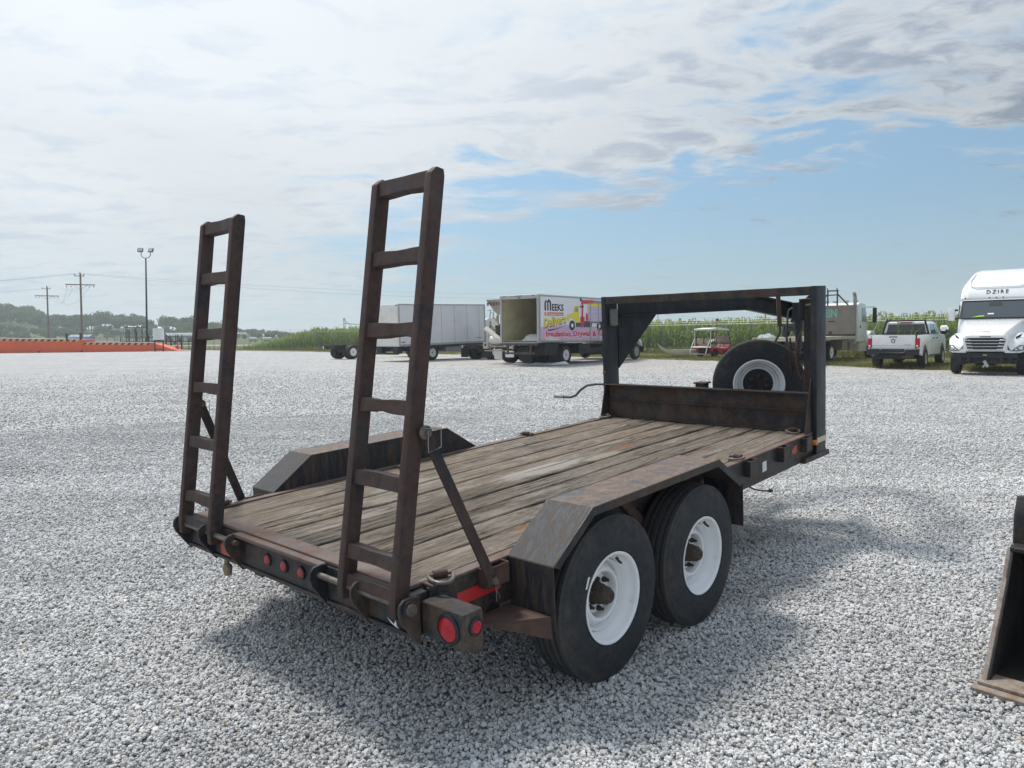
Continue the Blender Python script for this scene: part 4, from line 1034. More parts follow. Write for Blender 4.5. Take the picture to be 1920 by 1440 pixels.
def merge(items, arrs, name, mat):
    V, F, off = [], [], 0
    for (x, y, sxy, sz, rot, k) in items:
        v, f = arrs[k][1], arrs[k][2]; c_, s_ = math.cos(rot), math.sin(rot)
        w = np.stack([(v[:, 0] * c_ - v[:, 1] * s_) * sxy + x, (v[:, 0] * s_ + v[:, 1] * c_) * sxy + y, v[:, 2] * sz], 1); V.append(w); F.append(f + off); off += len(v)
    me = mesh_np(name, np.concatenate(V), np.concatenate(F)); me.materials.append(mat); return me
items = []
for q, s in bulk:
    hz = (.22 + .78 * s) * rc_.choice([rc_.uniform(.84, 1.0), rc_.uniform(.92, 1.10)]); items.append((q.x + rc_.uniform(-.1, .1), q.y + rc_.uniform(-.1, .1), max(.7, min(1, .5 + .5 * s + .2)), hz, rc_.uniform(0, 6.3), rc_.randrange(5)))
o = bpy.data.objects.new('cornfield', merge(items, cl, 'cornfield', mt['corn'])); col.objects.link(o); tag(o, kind='stuff')
o = bpy.data.objects.new('corn_tassels', merge([i for i in items if i[3] > .7], ctas, 'corn_tassels', mt['tassel'])); col.objects.link(o); tag(o, kind='stuff')

# ---- grass blades on the verge
mt['grass'] = leaf_mat('verge grass', (.12, .155, .038), (.30, .27, .11), .4)
def grass(n, pick, h0, h1, name):
    V = np.empty((n * 3, 3)); k = 0
    for i in range(n):
        x, y = pick(); h = rc_.uniform(h0, h1); a = rc_.uniform(0, 6.28); w = rc_.uniform(.008, .02); lx, ly = rc_.gauss(0, .35) * h, rc_.gauss(0, .35) * h
        V[3 * i] = (x - math.cos(a) * w, y - math.sin(a) * w, -.01); V[3 * i + 1] = (x + math.cos(a) * w, y + math.sin(a) * w, -.01); V[3 * i + 2] = (x + lx, y + ly, h)
    me = mesh_np(name, V, np.arange(n * 3).reshape(-1, 3)); me.materials.append(mt['grass'])
    o = bpy.data.objects.new(name, me); col.objects.link(o); tag(o, kind='stuff')
def vpick():
    while 1:
        i = rc_.randrange(1, len(VERGE) - 1); a, b = Vector(VERGE[i]), Vector(VERGE[i + 1]); p = a.lerp(b, rc_.random())
        d = abs(rc_.gauss(0, 4.5)); q = (p.x + .64 * d + rc_.uniform(-.4, .4), p.y + .77 * d + rc_.uniform(-.4, .4))
        if 8 < q[1] and math.sin(q[0] * 1.7) + math.sin(q[1] * 1.3 + 1) + rc_.uniform(-1.2, 1.2) > -.6: return q
grass(36000, vpick, .05, .22, 'grass')
def fpick():
    i = rc_.choice([0, 1, 1, 2, 2, 3]); a, b = Vector(FENCE[i]), Vector(FENCE[i + 1]); p = a.lerp(b, rc_.random()); d = rc_.gauss(0, .8)
    return (p.x + .64 * d, p.y + .77 * d)
grass(16000, fpick, .15, .75, 'fence_weeds')

# ---- poles and wires on the left
mt['pole_wood'] = plain('weathered pole', (.19, .16, .135), .85, 0, .22, 3)
mt['darkpole'] = plain('dark green lamp pole', (.030, .036, .040), .45, .2, .15, 2)
mt['lampface'] = plain('lamp glass', (.52, .54, .54), .25, 0, .1, 4)
lp = thing('light_pole', 'tall dark light pole with two square floodlights', 'light pole', (-56.4, 113.2, 0))
M().tube([(0, 0, 0), (0, 0, 14.0)], [.17, .10], 10).obj('pole', mt['darkpole'], lp)
lp.rotation_euler = (0, R(1.8), 0)
M().tube([(-.72, 0, 14.9), (-.72, 0, 14.45), (-.45, 0, 14.08), (0, 0, 13.98), (.45, 0, 14.08), (.72, 0, 14.45), (.72, 0, 14.9)], .055, 6).obj('yoke', mt['darkpole'], lp)
for s in (-1, 1):
    X = Matrix.Translation((s * .80, -.05, 15.2)) @ Matrix.Rotation(s * R(-10), 4, 'Z') @ Matrix.Rotation(R(-25), 4, 'X')
    h = M(X).box(-.40, .40, -.10, .14, -.32, .32).obj('floodlight', mt['darkpole'], lp, .03); M(X).box(-.33, .33, -.115, -.102, -.25, .25).obj('lens', mt['lampface'], h)
def power_pole(label, x, y, h, rot, s=1, extra=True):
    p = thing('power_pole', label, 'utility pole', (x, y, 0), rot); p.rotation_euler = (0, R(1.2), rot)
    M().tube([(0, 0, 0), (0, 0, h)], [.17 * s, .12 * s], 8).obj('pole', mt['pole_wood'], p)
    z = h - 1.6; M().box(-1.9, 1.9, -.20, -.10, z - .07, z + .07).obj('crossarm', mt['pole_wood'], p)
    M().bar((-1.0, -.12, z - .03), (0, -.12, z - .65), .06, .04).bar((1.0, -.12, z - .03), (0, -.12, z - .65), .06, .04).obj('arm_brace', mt['galv'], p)
    m = M()
    for xx in (-1.75, -1.2, 1.2, 1.75): m.lathe([(0, .03), (.05, .07), (.10, .05), (.18, .06), (.20, .01)], (xx, -.15, z - .36), (0, 0, 1), 8)
    m.obj('insulator', mt['darkpole'], p)
    if extra:
        M().box(-.75, .55, -.18, -.10, h - .42, h - .32).obj('upper_arm', mt['pole_wood'], p)
        m = M()
        for xx in (-.7, .5, 0): m.lathe([(0, .03), (.08, .07), (.22, .04)], (xx, -.14, h - .32 + (.3 if xx == 0 else 0)), (0, 0, 1), 8)
        m.obj('pin_insulator', mt['darkpole'], p)
    return p
P1 = (-61.3, 104.5, 10.9); P2 = (-82.2, 130.0, 10.9)
power_pole('nearer wooden power pole with one long crossarm behind the orange dock', P1[0], P1[1], 11.0, R(12))
power_pole('further wooden power pole with two crossarms, leftmost in the photo', P2[0], P2[1], 11.0, R(12))
power_pole('small distant power pole standing above the corn beyond the golf cart', 155.6, 490, 11.5, R(-15), 1.4, False)
sp_ = thing('utility_pole', 'thin bare pole rising from the corn beside the neck gusset', 'utility pole', (75, 375, 0)); M().tube([(0, 0, 0), (0, 0, 11.5)], [.22, .18], 8).obj('shaft', mt['pole_wood'], sp_)
mt['wire'] = plain('power line', (.05, .055, .06), .6, .3, .1, 1)
def wire(a, b, sag, r=.011):
    a, b = Vector(a), Vector(b); return [tuple(a.lerp(b, i / 14) - Vector((0, 0, sag * 4 * (i / 14) * (1 - i / 14)))) for i in range(15)]
def wires(name, label, runs, r=.011):
    m = M()
    for a, b, s in runs: m.tube(wire(a, b, s), r, 5, cap=False)
    tag(m.obj(name, mt['wire']), label, 'wire', 'overhead power lines')
wires('power_line', 'upper power lines strung from the nearer wooden pole to beyond the ramps', [((P1[0] + .5, P1[1], 11.0), (10, 150, 9.8), .9), ((P1[0] - .7, P1[1], 11.0), (9, 152, 9.0), 1.1), ((P1[0] - .7, P1[1], 11.0), (-150, 150, 12.6), .8), ((P1[0] + .5, P1[1], 11.0), (-150, 147, 12.5), .9)])
wires('power_line', 'lower power lines running off past the leftmost wooden pole', [((P2[0] - .7, P2[1], 10.7), (-190, 190, 12.3), .6), ((P2[0] + .5, P2[1], 10.7), (-190, 188, 12.0), .7)])
wires('service_line', 'slack service lines hanging from the nearer pole crossarm to the further pole', [((P1[0] - 1.7, P1[1], 9.0), (P2[0] + 1.7, P2[1], 9.0), 1.5), ((P1[0] - .9, P1[1], 9.0), (P2[0] + 1.0, P2[1], 9.0), 1.5), ((P1[0] + 1.4, P1[1], 9.0), (P2[0] + 1.9, P2[1], 9.0), 1.7)])
wires('field_line', 'thin distant lines between the poles beyond the corn', [((75, 375, 11.4), (155, 490, 11.3), 1.2), ((155.6, 490, 11.3), (330, 560, 11.0), 1.0), ((75, 375, 11.4), (-60, 330, 12), 1.2)], .03)
# ---------------------------------------------------------------- vehicles and gear parked in the yard
mt['white'] = plain('white vehicle paint', (.80, .81, .81), .32, 0, .04, 3, 0, (.42, .40, .36), .20, coat=.3)
mt['whitebox'] = plain('white box body panel', (.74, .73, .755), .42, 0, .03, 1.2, 0, (.42, .41, .41), .30)
mt['whitecab'] = plain('bright white truck paint', (.80, .81, .82), .25, 0, .03, 2, 0, (.50, .50, .48), .15, coat=.5)
mt['alu'] = plain('dull aluminium trim', (.42, .42, .42), .45, .5, .12, 5)
mt['chassis'] = plain('dark truck chassis', (.013, .015, .019), .65, 0, .4, 4, .1, (.07, .06, .05), .35)
mt['flap'] = plain('rubber mud flap', (.016, .018, .022), .7, 0, .25, 5)
mt['glass'] = glassy('dark vehicle glass', (.018, .024, .030))
mt['glass_blue'] = glassy('cab glass with sky', (.10, .22, .28), .1)
mt['ply'] = plain('stained plywood lining', (.60, .55, .37), .7, 0, .14, 1.6, 0, (.22, .19, .12), .4)
mt['brownsteel'] = plain('rusty liftgate steel', (.085, .062, .050), .75, 0, .3, 5, .2)
mt['concrete'] = plain('dusty concrete splash', (.36, .33, .29), .85, 0, .2, 4, .3, (.22, .17, .13), .5)
mt['mixwhite'] = plain('dirty white mixer paint', (.50, .47, .43), .6, 0, .18, 3, .1, (.26, .20, .16), .55)
mt['cream'] = plain('cream painted steel', (.50, .46, .36), .6, 0, .12, 3, 0, (.28, .22, .16), .4)
mt['greypanel'] = plain('weathered grey steel panel', (.215, .195, .170), .65, .1, .12, 1.8, .1, (.14, .11, .09), .45)
mt['teal'] = plain('worn teal lettering', (.16, .42, .36), .7, 0, .18, 4, 0, (.215, .195, .170), .35)
mt['orange'] = plain('orange dock paint', (.72, .105, .022), .55, 0, .07, .8, 0, (.40, .10, .05), .3)
mt['cartred'] = plain('red cart body', (.42, .018, .045), .35, 0, .12, 4, coat=.3)
mt['tan'] = plain('tan vinyl', (.40, .31, .23), .6, 0, .1, 6)
mt['offwhite'] = plain('off white plastic', (.74, .71, .66), .5, 0, .06, 3, 0, (.4, .36, .3), .3)
mt['chrome'] = plain('bright chrome', (.75, .76, .78), .15, 1, .05, 3)
mt['plate'] = plain('white number plate', (.80, .81, .82), .5, 0, .05, 8)
mt['lime'] = plain('lime safety vest', (.35, .72, .06), .7, 0, .1, 9)
def flat(name, c): return plain(name, c, .5, 0, .03, 6)
def twheel(parent, x, y, s, Rr=.51, w=.27, rim='rim_far', dual=False, n=36, z=None, steer=0, deep=True):
    """truck wheel; s = side its face looks to"""
    ax = Vector((s * math.cos(steer), math.sin(steer), 0)); c = Vector((x, y, z or Rr)); ri = Rr * .56
    pr = tyre_profile(w, Rr, ri, False)
    h = M().lathe([(-w * .3, Rr * .2), (w * .15, Rr * .19), (w * .16, Rr * .12), (w * .42, Rr * .10), (w * .44, .001)], c, ax, 16).obj('wheel', mt['chassis'], parent)
    t = M().lathe(pr, c, ax, n, closed=True)
    if dual: t.lathe(pr, c - ax * (w + .06), ax, n, closed=True)
    t.obj('tyre', mt['tyre_far'], h)
    rp = [(w * .42, ri * .99), (w * .46, ri * 1.02), (w * .42, ri * .93), (w * .15, ri * .86), (w * .02, ri * .78), (w * .02, ri * .45), (w * .10, ri * .40), (w * .10, ri * .30)]
    if not deep: rp = [(w * .42, ri * .99), (w * .47, ri * 1.02), (w * .42, ri * .92), (w * .36, ri * .85), (w * .42, ri * .60), (w * .46, ri * .42), (w * .46, ri * .2)]
    M().lathe(rp, c, ax, n).obj('rim', mt[rim], h, smooth=25)
    m = M(); e1 = Vector((0, 0, 1)); e2 = ax.cross(e1)
    for k in range(6):
        a = k * math.pi / 3 + .2; p = c + (e1 * math.cos(a) + e2 * math.sin(a)) * ri * .66
        t0 = w * .03 if deep else w * .40
        m.lathe([(t0 - .02, ri * .10), (t0 + .012, ri * .10)], p, ax, 8)
    m.obj('hand_hole', mt['black'], h)
    return h
def frame_rails(p, y0, y1, z=.82, w=.42):
    m = M()
    for s in (-1, 1): m.box(s * w - .04, s * w + .04, y0, y1, z - .12, z + .12)
    n = int((y1 - y0) / 1.3)
    for k in range(n): m.box(-w, w, y0 + .2 + k * 1.3, y0 + .3 + k * 1.3, z - .08, z + .08)
    return m.obj('chassis_frame', mt['chassis'], p)
def rear_axle(p, y, Rr=.51, x=.92, rim='rim_far'):
    twheel(p, x, y, 1, Rr, .27, rim, True); twheel(p, -x, y, -1, Rr, .27, rim, True)
    M().tube([(-x, y, Rr), (x, y, Rr)], .10, 8).lathe([(-.22, .08), (-.1, .22), (.1, .22), (.22, .08)], (0, y, Rr), (1, 0, 0), 12).obj('axle', mt['chassis'], p)
def simple_cab(p, y0, mat, win='glass'):
    """conventional truck cab whose back is at y0"""
    W = 1.10
    c = M().prism([(y0, .95), (y0, 2.62), (y0 + .25, 2.72), (y0 + 1.15, 2.68), (y0 + 1.55, 1.95), (y0 + 1.60, .95)], 0, -W, W).obj('cab', mat, p, .05, 2)
    for s in (-1, 1):
        a, b = sorted((s * (W + .002), s * (W + .012)))
        M().prism([(y0 + .35, 1.80), (y0 + .35, 2.50), (y0 + 1.02, 2.50), (y0 + 1.38, 1.90), (y0 + 1.38, 1.80)], 0, a, b).obj('side_window', mt[win], c)
        M().box(s * 1.42 - .09, s * 1.42 + .09, y0 + 1.35, y0 + 1.45, 1.75, 2.35).bar((s * 1.1, y0 + 1.4, 1.8), (s * 1.42, y0 + 1.4, 1.85), .03, .03).bar((s * 1.1, y0 + 1.4, 2.3), (s * 1.42, y0 + 1.4, 2.28), .03, .03).obj('mirror', mt['black'], c)
    M().poly([(-W + .1, y0 + 1.20, 2.62), (W - .1, y0 + 1.20, 2.62), (W - .1, y0 + 1.55, 1.98), (-W + .1, y0 + 1.55, 1.98)]).obj('windscreen', mt['glass'], c)
    M().loft([[(-.78, y0 + 1.55, .95), (.78, y0 + 1.55, .95), (.78, y0 + 1.55, 1.75), (.6, y0 + 1.55, 1.92), (-.6, y0 + 1.55, 1.92), (-.78, y0 + 1.55, 1.75)],
              [(-.62, y0 + 3.1, .85), (.62, y0 + 3.1, .85), (.62, y0 + 3.1, 1.50), (.5, y0 + 3.05, 1.66), (-.5, y0 + 3.05, 1.66), (-.62, y0 + 3.1, 1.50)]]).obj('hood', mat, c, .03, 2)
    for s in (-1, 1):
        a, b = sorted((s * .60, s * 1.20))
        M().prism([(y0 + 1.60, .90), (y0 + 1.75, 1.25), (y0 + 2.15, 1.42), (y0 + 2.65, 1.40), (y0 + 3.0, 1.15), (y0 + 3.05, .85), (y0 + 2.95, .85), (y0 + 2.85, 1.05), (y0 + 2.5, 1.22), (y0 + 2.1, 1.22), (y0 + 1.8, 1.02), (y0 + 1.72, .8)], 0, a, b).obj('fender', mat, c, .02)
    M().box(-1.2, 1.2, y0 + 3.12, y0 + 3.24, .45, .80).obj('bumper', mt['chassis'], c)
    for s in (-1, 1): twheel(p, s * 1.02, y0 + 2.40, s, .51, .27, 'rim_alu', deep=False)
    return c

# ---- removal truck with the printed side and open back
def lettered_truck():
    p = thing('box_truck', 'box truck with open empty back and a pink and white printed side lettered MEEKS Delivers', 'truck', (2.14, 40.3, 0), heading(38))
    y0, y1, zb, zt, W = -2.81, 5.20, 1.20, 3.68, 1.25
    # the body is a shell: floor, two walls, roof, front wall, rear frame
    b = M().box(-W, W, y0 + .05, y1, zb, zb + .10).obj('cargo_floor', mt['chassis'], p)
    M().box(W - .035, W, y0 + .06, y1, zb + .101, zt - .05).obj('side_wall', mt['whitebox'], p)
    M().box(-W, -W + .035, y0 + .06, y1, zb + .101, zt - .05).obj('side_wall', mt['whitebox'], p)
    M().box(-W, W, y0 + .06, y1, zt - .049, zt).obj('roof', mt['alu'], p, .02)
    M().box(-W + .036, W - .036, y1 - .05, y1 - .002, zb + .102, zt - .052).obj('front_wall', mt['ply'], p)
    m = M()
    for s in (-1, 1): a, c = sorted((s * (W - .036), s * (W - .050))); m.box(a, c, y0 + .09, y1 - .06, zb + .103, zt - .055)
    m.box(-W + .06, W - .06, y0 + .09, y1 - .06, zt - .064, zt - .056); m.box(-W + .052, W - .052, y0 + .06, y1 - .06, zb + .102, zb + .115)
    m.obj('lining', mt['ply'], p)
    fr = M().box(-W - .01, -W + .11, y0 - .02, y0 + .055, zb, zt).box(W - .11, W + .01, y0 - .02, y0 + .055, zb, zt).box(-W + .111, W - .111, y0 - .019, y0 + .054, zt - .20, zt).box(-W + .111, W - .111, y0 - .018, y0 + .054, zb - .02, zb + .06).obj('rear_frame', mt['alu'], p, .006)
    for x in (-.95, -.15, 0, .15, .95): M().box(x - .06, x + .06, y0 - .035, y0 - .0195, zt - .06, zt - .02).obj('marker_light', mt['rustred'], fr)
    M().box(-.05, .08, y0 - .028, y0 - .0195, zt - .16, zt - .11).obj('tag', mt['black'], fr)
    M().bar((-.55, y1 - .06, 2.4), (-.50, y1 - .06, 2.0), .05, .02).bar((-.52, y1 - .06, 2.0), (-.53, y1 - .06, 1.5), .02, .02).obj('hanging_strap', mt['black'], p)
    m = M(); m.box(W, W + .014, y0 + .056, y1, zt - .10, zt - .02); m.box(W, W + .014, y0 + .056, y1, zb + .02, zb + .11); m.box(W, W + .016, y0 + .056, y0 + .15, zb, zt)
    m.obj('side_trim', mt['alu'], p)
    # printed side: flat print, in the plane of the wall
    X0 = W + .003; U = lambda u: y0 + .15 + u
    pink = flat('print pink', (.62, .42, .60)); lav = flat('print pale lavender', (.80, .79, .86)); yel = flat('print yellow', (.82, .68, .04)); blk = flat('print black', (.02, .025, .035))
    red = flat('print red', (.64, .035, .09)); org = flat('print orange', (.74, .19, .07)); mar = flat('print maroon', (.15, .02, .04)); wht = flat('print white', (.88, .88, .90)); gry = flat('print grey', (.28, .28, .30)); dgr = flat('print dark grey', (.06, .065, .075))
    def pr(name, mat, lay, polys, label=None):
        m = M()
        for q in polys: m.poly([(X0 + lay * .0035, U(u), z) for u, z in q])
        return m.obj(name, mat, p, smooth=0, label=label)
    def circ(u, z, r, n=24): return [(u + r * math.cos(2 * math.pi * k / n), z + r * math.sin(2 * math.pi * k / n)) for k in range(n)]
    E_ = y1 - y0 - .20
    pr('print_ground', lav, 0, [[(.02, zb + .12), (E_, zb + .12), (E_, zt - .11), (.02, zt - .11)]])
    pr('print_band', pink, 1, [[(.02, zb + .12), (E_, zb + .12), (E_, 2.02), (3.6, 2.05), (2.3, 2.12), (.02, 2.02)]])
    ux, uy = (0, 1, 0), (0, 0, 1)
    def tx(s, mat, u, z, w, h, lay, bold=.03, name='lettering', uxx=ux): return text_obj(s, name, mat, p, (X0 + lay * .0035, U(u), z), uxx, uy, w, h, bold, 0)
    pr('print_m', blk, 2, [[(.36 + a, 2.86 + b) for a, b in ((0, 0), (0, .42), (.14, .56), (.24, .46), (.40, .62), (.60, .44), (.60, 0), (.47, 0), (.47, .40), (.38, .46), (.36, .44), (.36, 0), (.24, 0), (.24, .40), (.17, .45), (.13, .42), (.13, 0))]]); tx('EEKS', blk, 1.03, 2.86, 1.08, .36, 2, .03)
    pr('slogan_bar', org, 2, [[(.36, 2.60), (2.10, 2.60), (2.10, 2.78), (.36, 2.78)]])
    pr('slogan_mark', wht, 3, [[(.42, 2.70), (.52, 2.76), (.60, 2.76), (.55, 2.69), (.60, 2.63), (.53, 2.63), (.50, 2.68)]])
    tx("The Builder's Choice", wht, .68, 2.635, 1.32, .10, 3, .01)
    up = Vector((0, 1, .13)).normalized()
    tx('Delivers', blk, .33, 1.93, 2.02, .50, 2, .03, uxx=up); tx('Delivers', yel, .29, 1.97, 2.02, .50, 3, .03, uxx=up)
    pr('underline', mar, 2, [[(.55, 1.86), (1.4, 1.94), (2.35, 2.10), (2.42, 2.16), (2.42, 2.12), (1.4, 1.89), (.8, 1.80)]])
    tx('Insulation, Drywall & Roofing', wht, .43, 1.36, 7.0, .48, 2, .07); tx('Insulation, Drywall & Roofing', red, .46, 1.40, 6.94, .42, 3, .045)
    # printed picture of a loaded delivery truck
    pr('print_body', yel, 4, [[(2.42, 2.36), (2.45, 2.62), (3.10, 2.80), (3.15, 3.14), (3.62, 3.18), (3.66, 2.28), (3.20, 2.24), (3.05, 2.52), (2.75, 2.52), (2.62, 2.32)]])
    pr('print_window', gry, 5, [[(3.22, 2.84), (3.24, 3.08), (3.50, 3.10), (3.50, 2.84)]])
    pr('print_chassis', dgr, 4, [[(3.3, 2.02), (3.3, 2.25), (3.9, 2.25), (3.9, 2.34), (6.5, 2.34), (6.5, 2.24), (5.0, 2.24), (4.9, 2.0), (4.1, 2.0), (4.0, 2.12), (3.7, 2.02)]])
    pr('print_tyre', blk, 6, [circ(2.92, 2.10, .27), circ(5.75, 2.06, .27), circ(6.15, 2.06, .26)])
    pr('print_rim', wht, 7, [circ(2.92, 2.10, .11), circ(5.75, 2.06, .10)])
    pr('print_crane', red, 5, [[(3.86, 2.34), (3.90, 3.30), (4.06, 3.30), (4.02, 2.34)], [(3.84, 3.26), (3.88, 3.50), (5.1, 3.52), (5.1, 3.32), (4.1, 3.30)], [(3.74, 2.40), (3.80, 2.60), (4.18, 2.58), (4.14, 2.2), (3.9, 1.95), (3.84, 1.95)], [(4.30, 2.36), (4.34, 2.8), (4.55, 2.7), (4.6, 2.36)]])
    pr('print_crane', gry, 5, [[(5.1, 3.50), (6.8, 3.50), (6.8, 3.36), (5.1, 3.34)]]); pr('print_crane', blk, 6, [circ(3.80, 3.52, .09, 10), [(3.70, 3.16), (4.1, 3.18), (4.1, 3.10), (3.70, 3.08)]])
    pal = []
    for i in range(5):
        for j in range(3): pal.append([(4.52 + i * .47, 2.37 + j * .27), (4.96 + i * .47, 2.37 + j * .27), (4.96 + i * .47, 2.61 + j * .27), (4.52 + i * .47, 2.61 + j * .27)])
    pr('print_pallet', flat('print mauve', (.60, .48, .66)), 5, pal); pr('print_pallet', yel, 5, [[(4.52, 3.18), (6.8, 3.18), (6.8, 3.38), (4.6, 3.38)]])
    # side door posts standing on the wall
    for u in (4.75, 5.62): M().box(W, W + .05, U(u), U(u) + .07, zb + .05, 3.35).obj('door_post', mt['alu'], p, .005)
    M().box(W, W + .04, U(4.82), U(5.62), 1.30, 1.38).box(W, W + .04, U(4.82), U(5.62), 2.28, 2.33).obj('door_rail', mt['alu'], p)
    frame_rails(p, -2.7, 9.2, .92)
    rear_axle(p, 0)
    m = M().box(-1.2, 1.2, -2.95, -2.80, 1.08, 1.19).box(-1.0, 1.0, -2.90, -2.80, .62, .72)
    for x in (-.75, .75): m.box(x - .05, x + .05, -2.88, -2.80, .60, 1.08)
    m.obj('liftgate', mt['brownsteel'], p)
    for s in (-1, 1): M().box(s * .92 - .33, s * .92 + .33, -.92, -.90, .12, .95).obj('mud_flap', mt['flap'], p)
    M().box(.4, 1.18, -2.2, -.95, .55, 1.15).obj('battery_box', mt['chassis'], p); M().box(-1.1, -.4, 1.0, 2.2, .5, 1.1).obj('tool_box', mt['chassis'], p); M().box(.5, 1.15, 1.1, 2.3, .55, 1.05).obj('tool_box', mt['chassis'], p); M().tube([(.7, 2.6, .7), (.7, 4.6, .7)], .28, 12).obj('fuel_tank', mt['chassis'], p)
    simple_cab(p, 5.35, mt['white'])
    return p
lettered_truck()
# torn insulation heaped inside the open body
def heap(name, label, cat, loc, rot, rx, ry, h, mat, seed):
    r = np.random.default_rng(seed); n = 18; vs, fs = [], []
    for i in range(n + 1):
        for j in range(n + 1):
            u, v = i / n * 2 - 1, j / n * 2 - 1; d = max(0, 1 - (u * u + v * v)); vs.append((u * rx, v * ry, h * d ** .8 * (1 + .25 * math.sin(5 * u + 3 * v)) + r.uniform(0, .05) * (d > 0) - .004))
    fs = [(i * (n + 1) + j, (i + 1) * (n + 1) + j, (i + 1) * (n + 1) + j + 1, i * (n + 1) + j + 1) for i in range(n) for j in range(n)]
    o = M().add(vs, fs).obj(name, mat, smooth=0); o.location = loc; o.rotation_euler = (0, 0, rot); return tag(o, label, cat)
ph = R(38); ax_, ay_ = math.sin(ph), math.cos(ph)
def at(o, phi, x, y, z=0):
    a = R(phi); return (o[0] + x * math.cos(a) + y * math.sin(a), o[1] - x * math.sin(a) + y * math.cos(a), z)
mt['fluff'] = plain('pale loose insulation', (.58, .58, .56), .95, 0, .15, 6, .6)
heap('insulation_heap', 'pale heap of loose material inside the open back of the lettered box truck', 'heap', at((2.14, 40.3), 38, .55, -1.6, 1.318), heading(38), .95, 1.0, .42, mt['fluff'], 4)
sb = M().add([(-.9, -.3, .02), (.1, -.45, .03), (.3, .05, .10), (-.5, .25, .16), (1.3, .1, .05), (1.1, .4, .20)], [(0, 1, 2, 3), (1, 4, 5, 2)]).add([(-.9, -.3, 0), (.1, -.45, 0), (1.3, .1, .02), (.3, .05, .06), (-.5, .25, .12)], [(0, 4, 3, 2, 1)]).obj('broken_panel', mt['plate'], smooth=0)
sb.location = (1.75, 38.6, 0); tag(sb, 'bent white panel lying on the gravel behind the lettered box truck', 'panel')

# ---- plain white box truck
def plain_truck():
    o = (-6.0, 49.3); phi = 43
    p = thing('box_truck', 'plain white box truck with panelled side, between the two big ramps and the concrete mixer', 'truck', (*o, 0), heading(phi))
    p.rotation_euler = (R(1.0), 0, heading(phi))
    y0, y1, zb, zt, W = -2.95, 4.80, 1.02, 3.70, 1.25
    b = M().box(-W, W, y0, y1, zb, zt).obj('cargo_box', mt['whitebox'], p, .02)
    m = M(); m.box(W, W + .012, y0, y1, zb, zb + .13); m.box(W, W + .015, y0, y1, zt - .07, zt + .01); m.box(W, W + .016, y0, y0 + .12, zb + .13, zt - .07); m.box(W, W + .016, y1 - .12, y1, zb + .13, zt - .07)
    m.obj('corner_trim', mt['alu'], b)
    for k in range(1, 7): M().box(W, W + .006, y0 + .12 + k * 1.17 - .015, y0 + .12 + k * 1.17 + .015, zb + .13, zt - .07).obj('panel_seam', mt['alu'], b)
    M().box(-W + .1, W - .1, y0 - .02, y0 - .002, zb + .1, zt - .25).obj('rear_door', mt['offwhite'], b)
    for x in (-1.1, 1.1): M().box(x - .08, x + .08, y0 - .03, y0 - .003, zt - .10, zt - .04).obj('marker_light', mt['rustred'], b)
    M().box(W + .001, W + .007, y1 - .9, y1 - .4, zb + .35, zb + .40).box(W + .001, W + .007, y0 + .2, y0 + .5, zb + .22, zb + .30).obj('decal', mt['far_roof'], b)
    frame_rails(p, -2.8, 9, .80); rear_axle(p, 0)
    M().box(-1.15, 1.15, -3.05, -2.9, .50, .62).box(-1.1, -.6, -2.95, -2.6, .55, 1.0).box(.6, 1.1, -2.95, -2.6, .55, 1.0).obj('rear_bumper', mt['chassis'], p)
    M().box(.45, 1.15, 1.1, 2.6, .55, .95).box(-1.15, -.45, 1.1, 2.6, .5, .95).tube([(.6, 2.8, .72), (.6, 4.4, .72)], .22, 10).obj('tank', mt['alu'], p)
    M().box(W - .08, W + .0, y0 + .6, y1 - .2, zb - .16, zb - .002).obj('side_rail', mt['chassis'], p)
    simple_cab(p, 5.0, mt['white'], 'glass_blue')
plain_truck()

# ---- bare cab-and-chassis trucks, tail towards us
def bare_chassis(label, o, phi, flaps, face):
    p = thing('chassis_truck', label, 'truck', (*o, 0), heading(phi))
    frame_rails(p, -1.15, 5.4, .86)
    rear_axle(p, 0)
    M().box(-.55, .55, -1.25, -1.15, .74, .98).box(-.75, -.45, -1.30, -1.18, .80, .95).tube([(0, -.6, .56), (0, 3.5, .62)], .06, 8).box(-.62, -.5, -.7, .7, .62, .78).box(.5, .62, -.7, .7, .62, .78).obj('rear_crossmember', mt['chassis'], p)
    M().box(-.80, -.68, -1.32, -1.25, .80, .95).obj('tail_light', mt['plate'], p)
    M().bar((.46, -.8, 1.0), (.46, 2.0, 1.04), .12, .06).bar((-.46, -.8, 1.0), (-.46, 2.0, 1.04), .12, .06).obj('wood_spacer', mt['brownsteel'], p)
    if flaps:
        for s in (-1, 1):
            f = M().box(s * 1.0 - .36, s * 1.0 + .36, -.86, -.83, .10, .92).obj('mud_flap', mt['flap'], p); f.rotation_euler = (R(-4), 0, 0)
            M().box(s * 1.0 - .38, s * 1.0 + .38, -.88, -.80, .925, .98).obj('flap_bracket', mt['alu'], p)
    simple_cab(p, 5.0, mt['white'])
bare_chassis('bare truck chassis without mud flaps, just left of the taller ramp', (-12.25, 53.6), 40, False, 1)
bare_chassis('bare truck chassis with black mud flaps, beside the concrete mixer', (-1.85, 49.2), 42, True, 1)

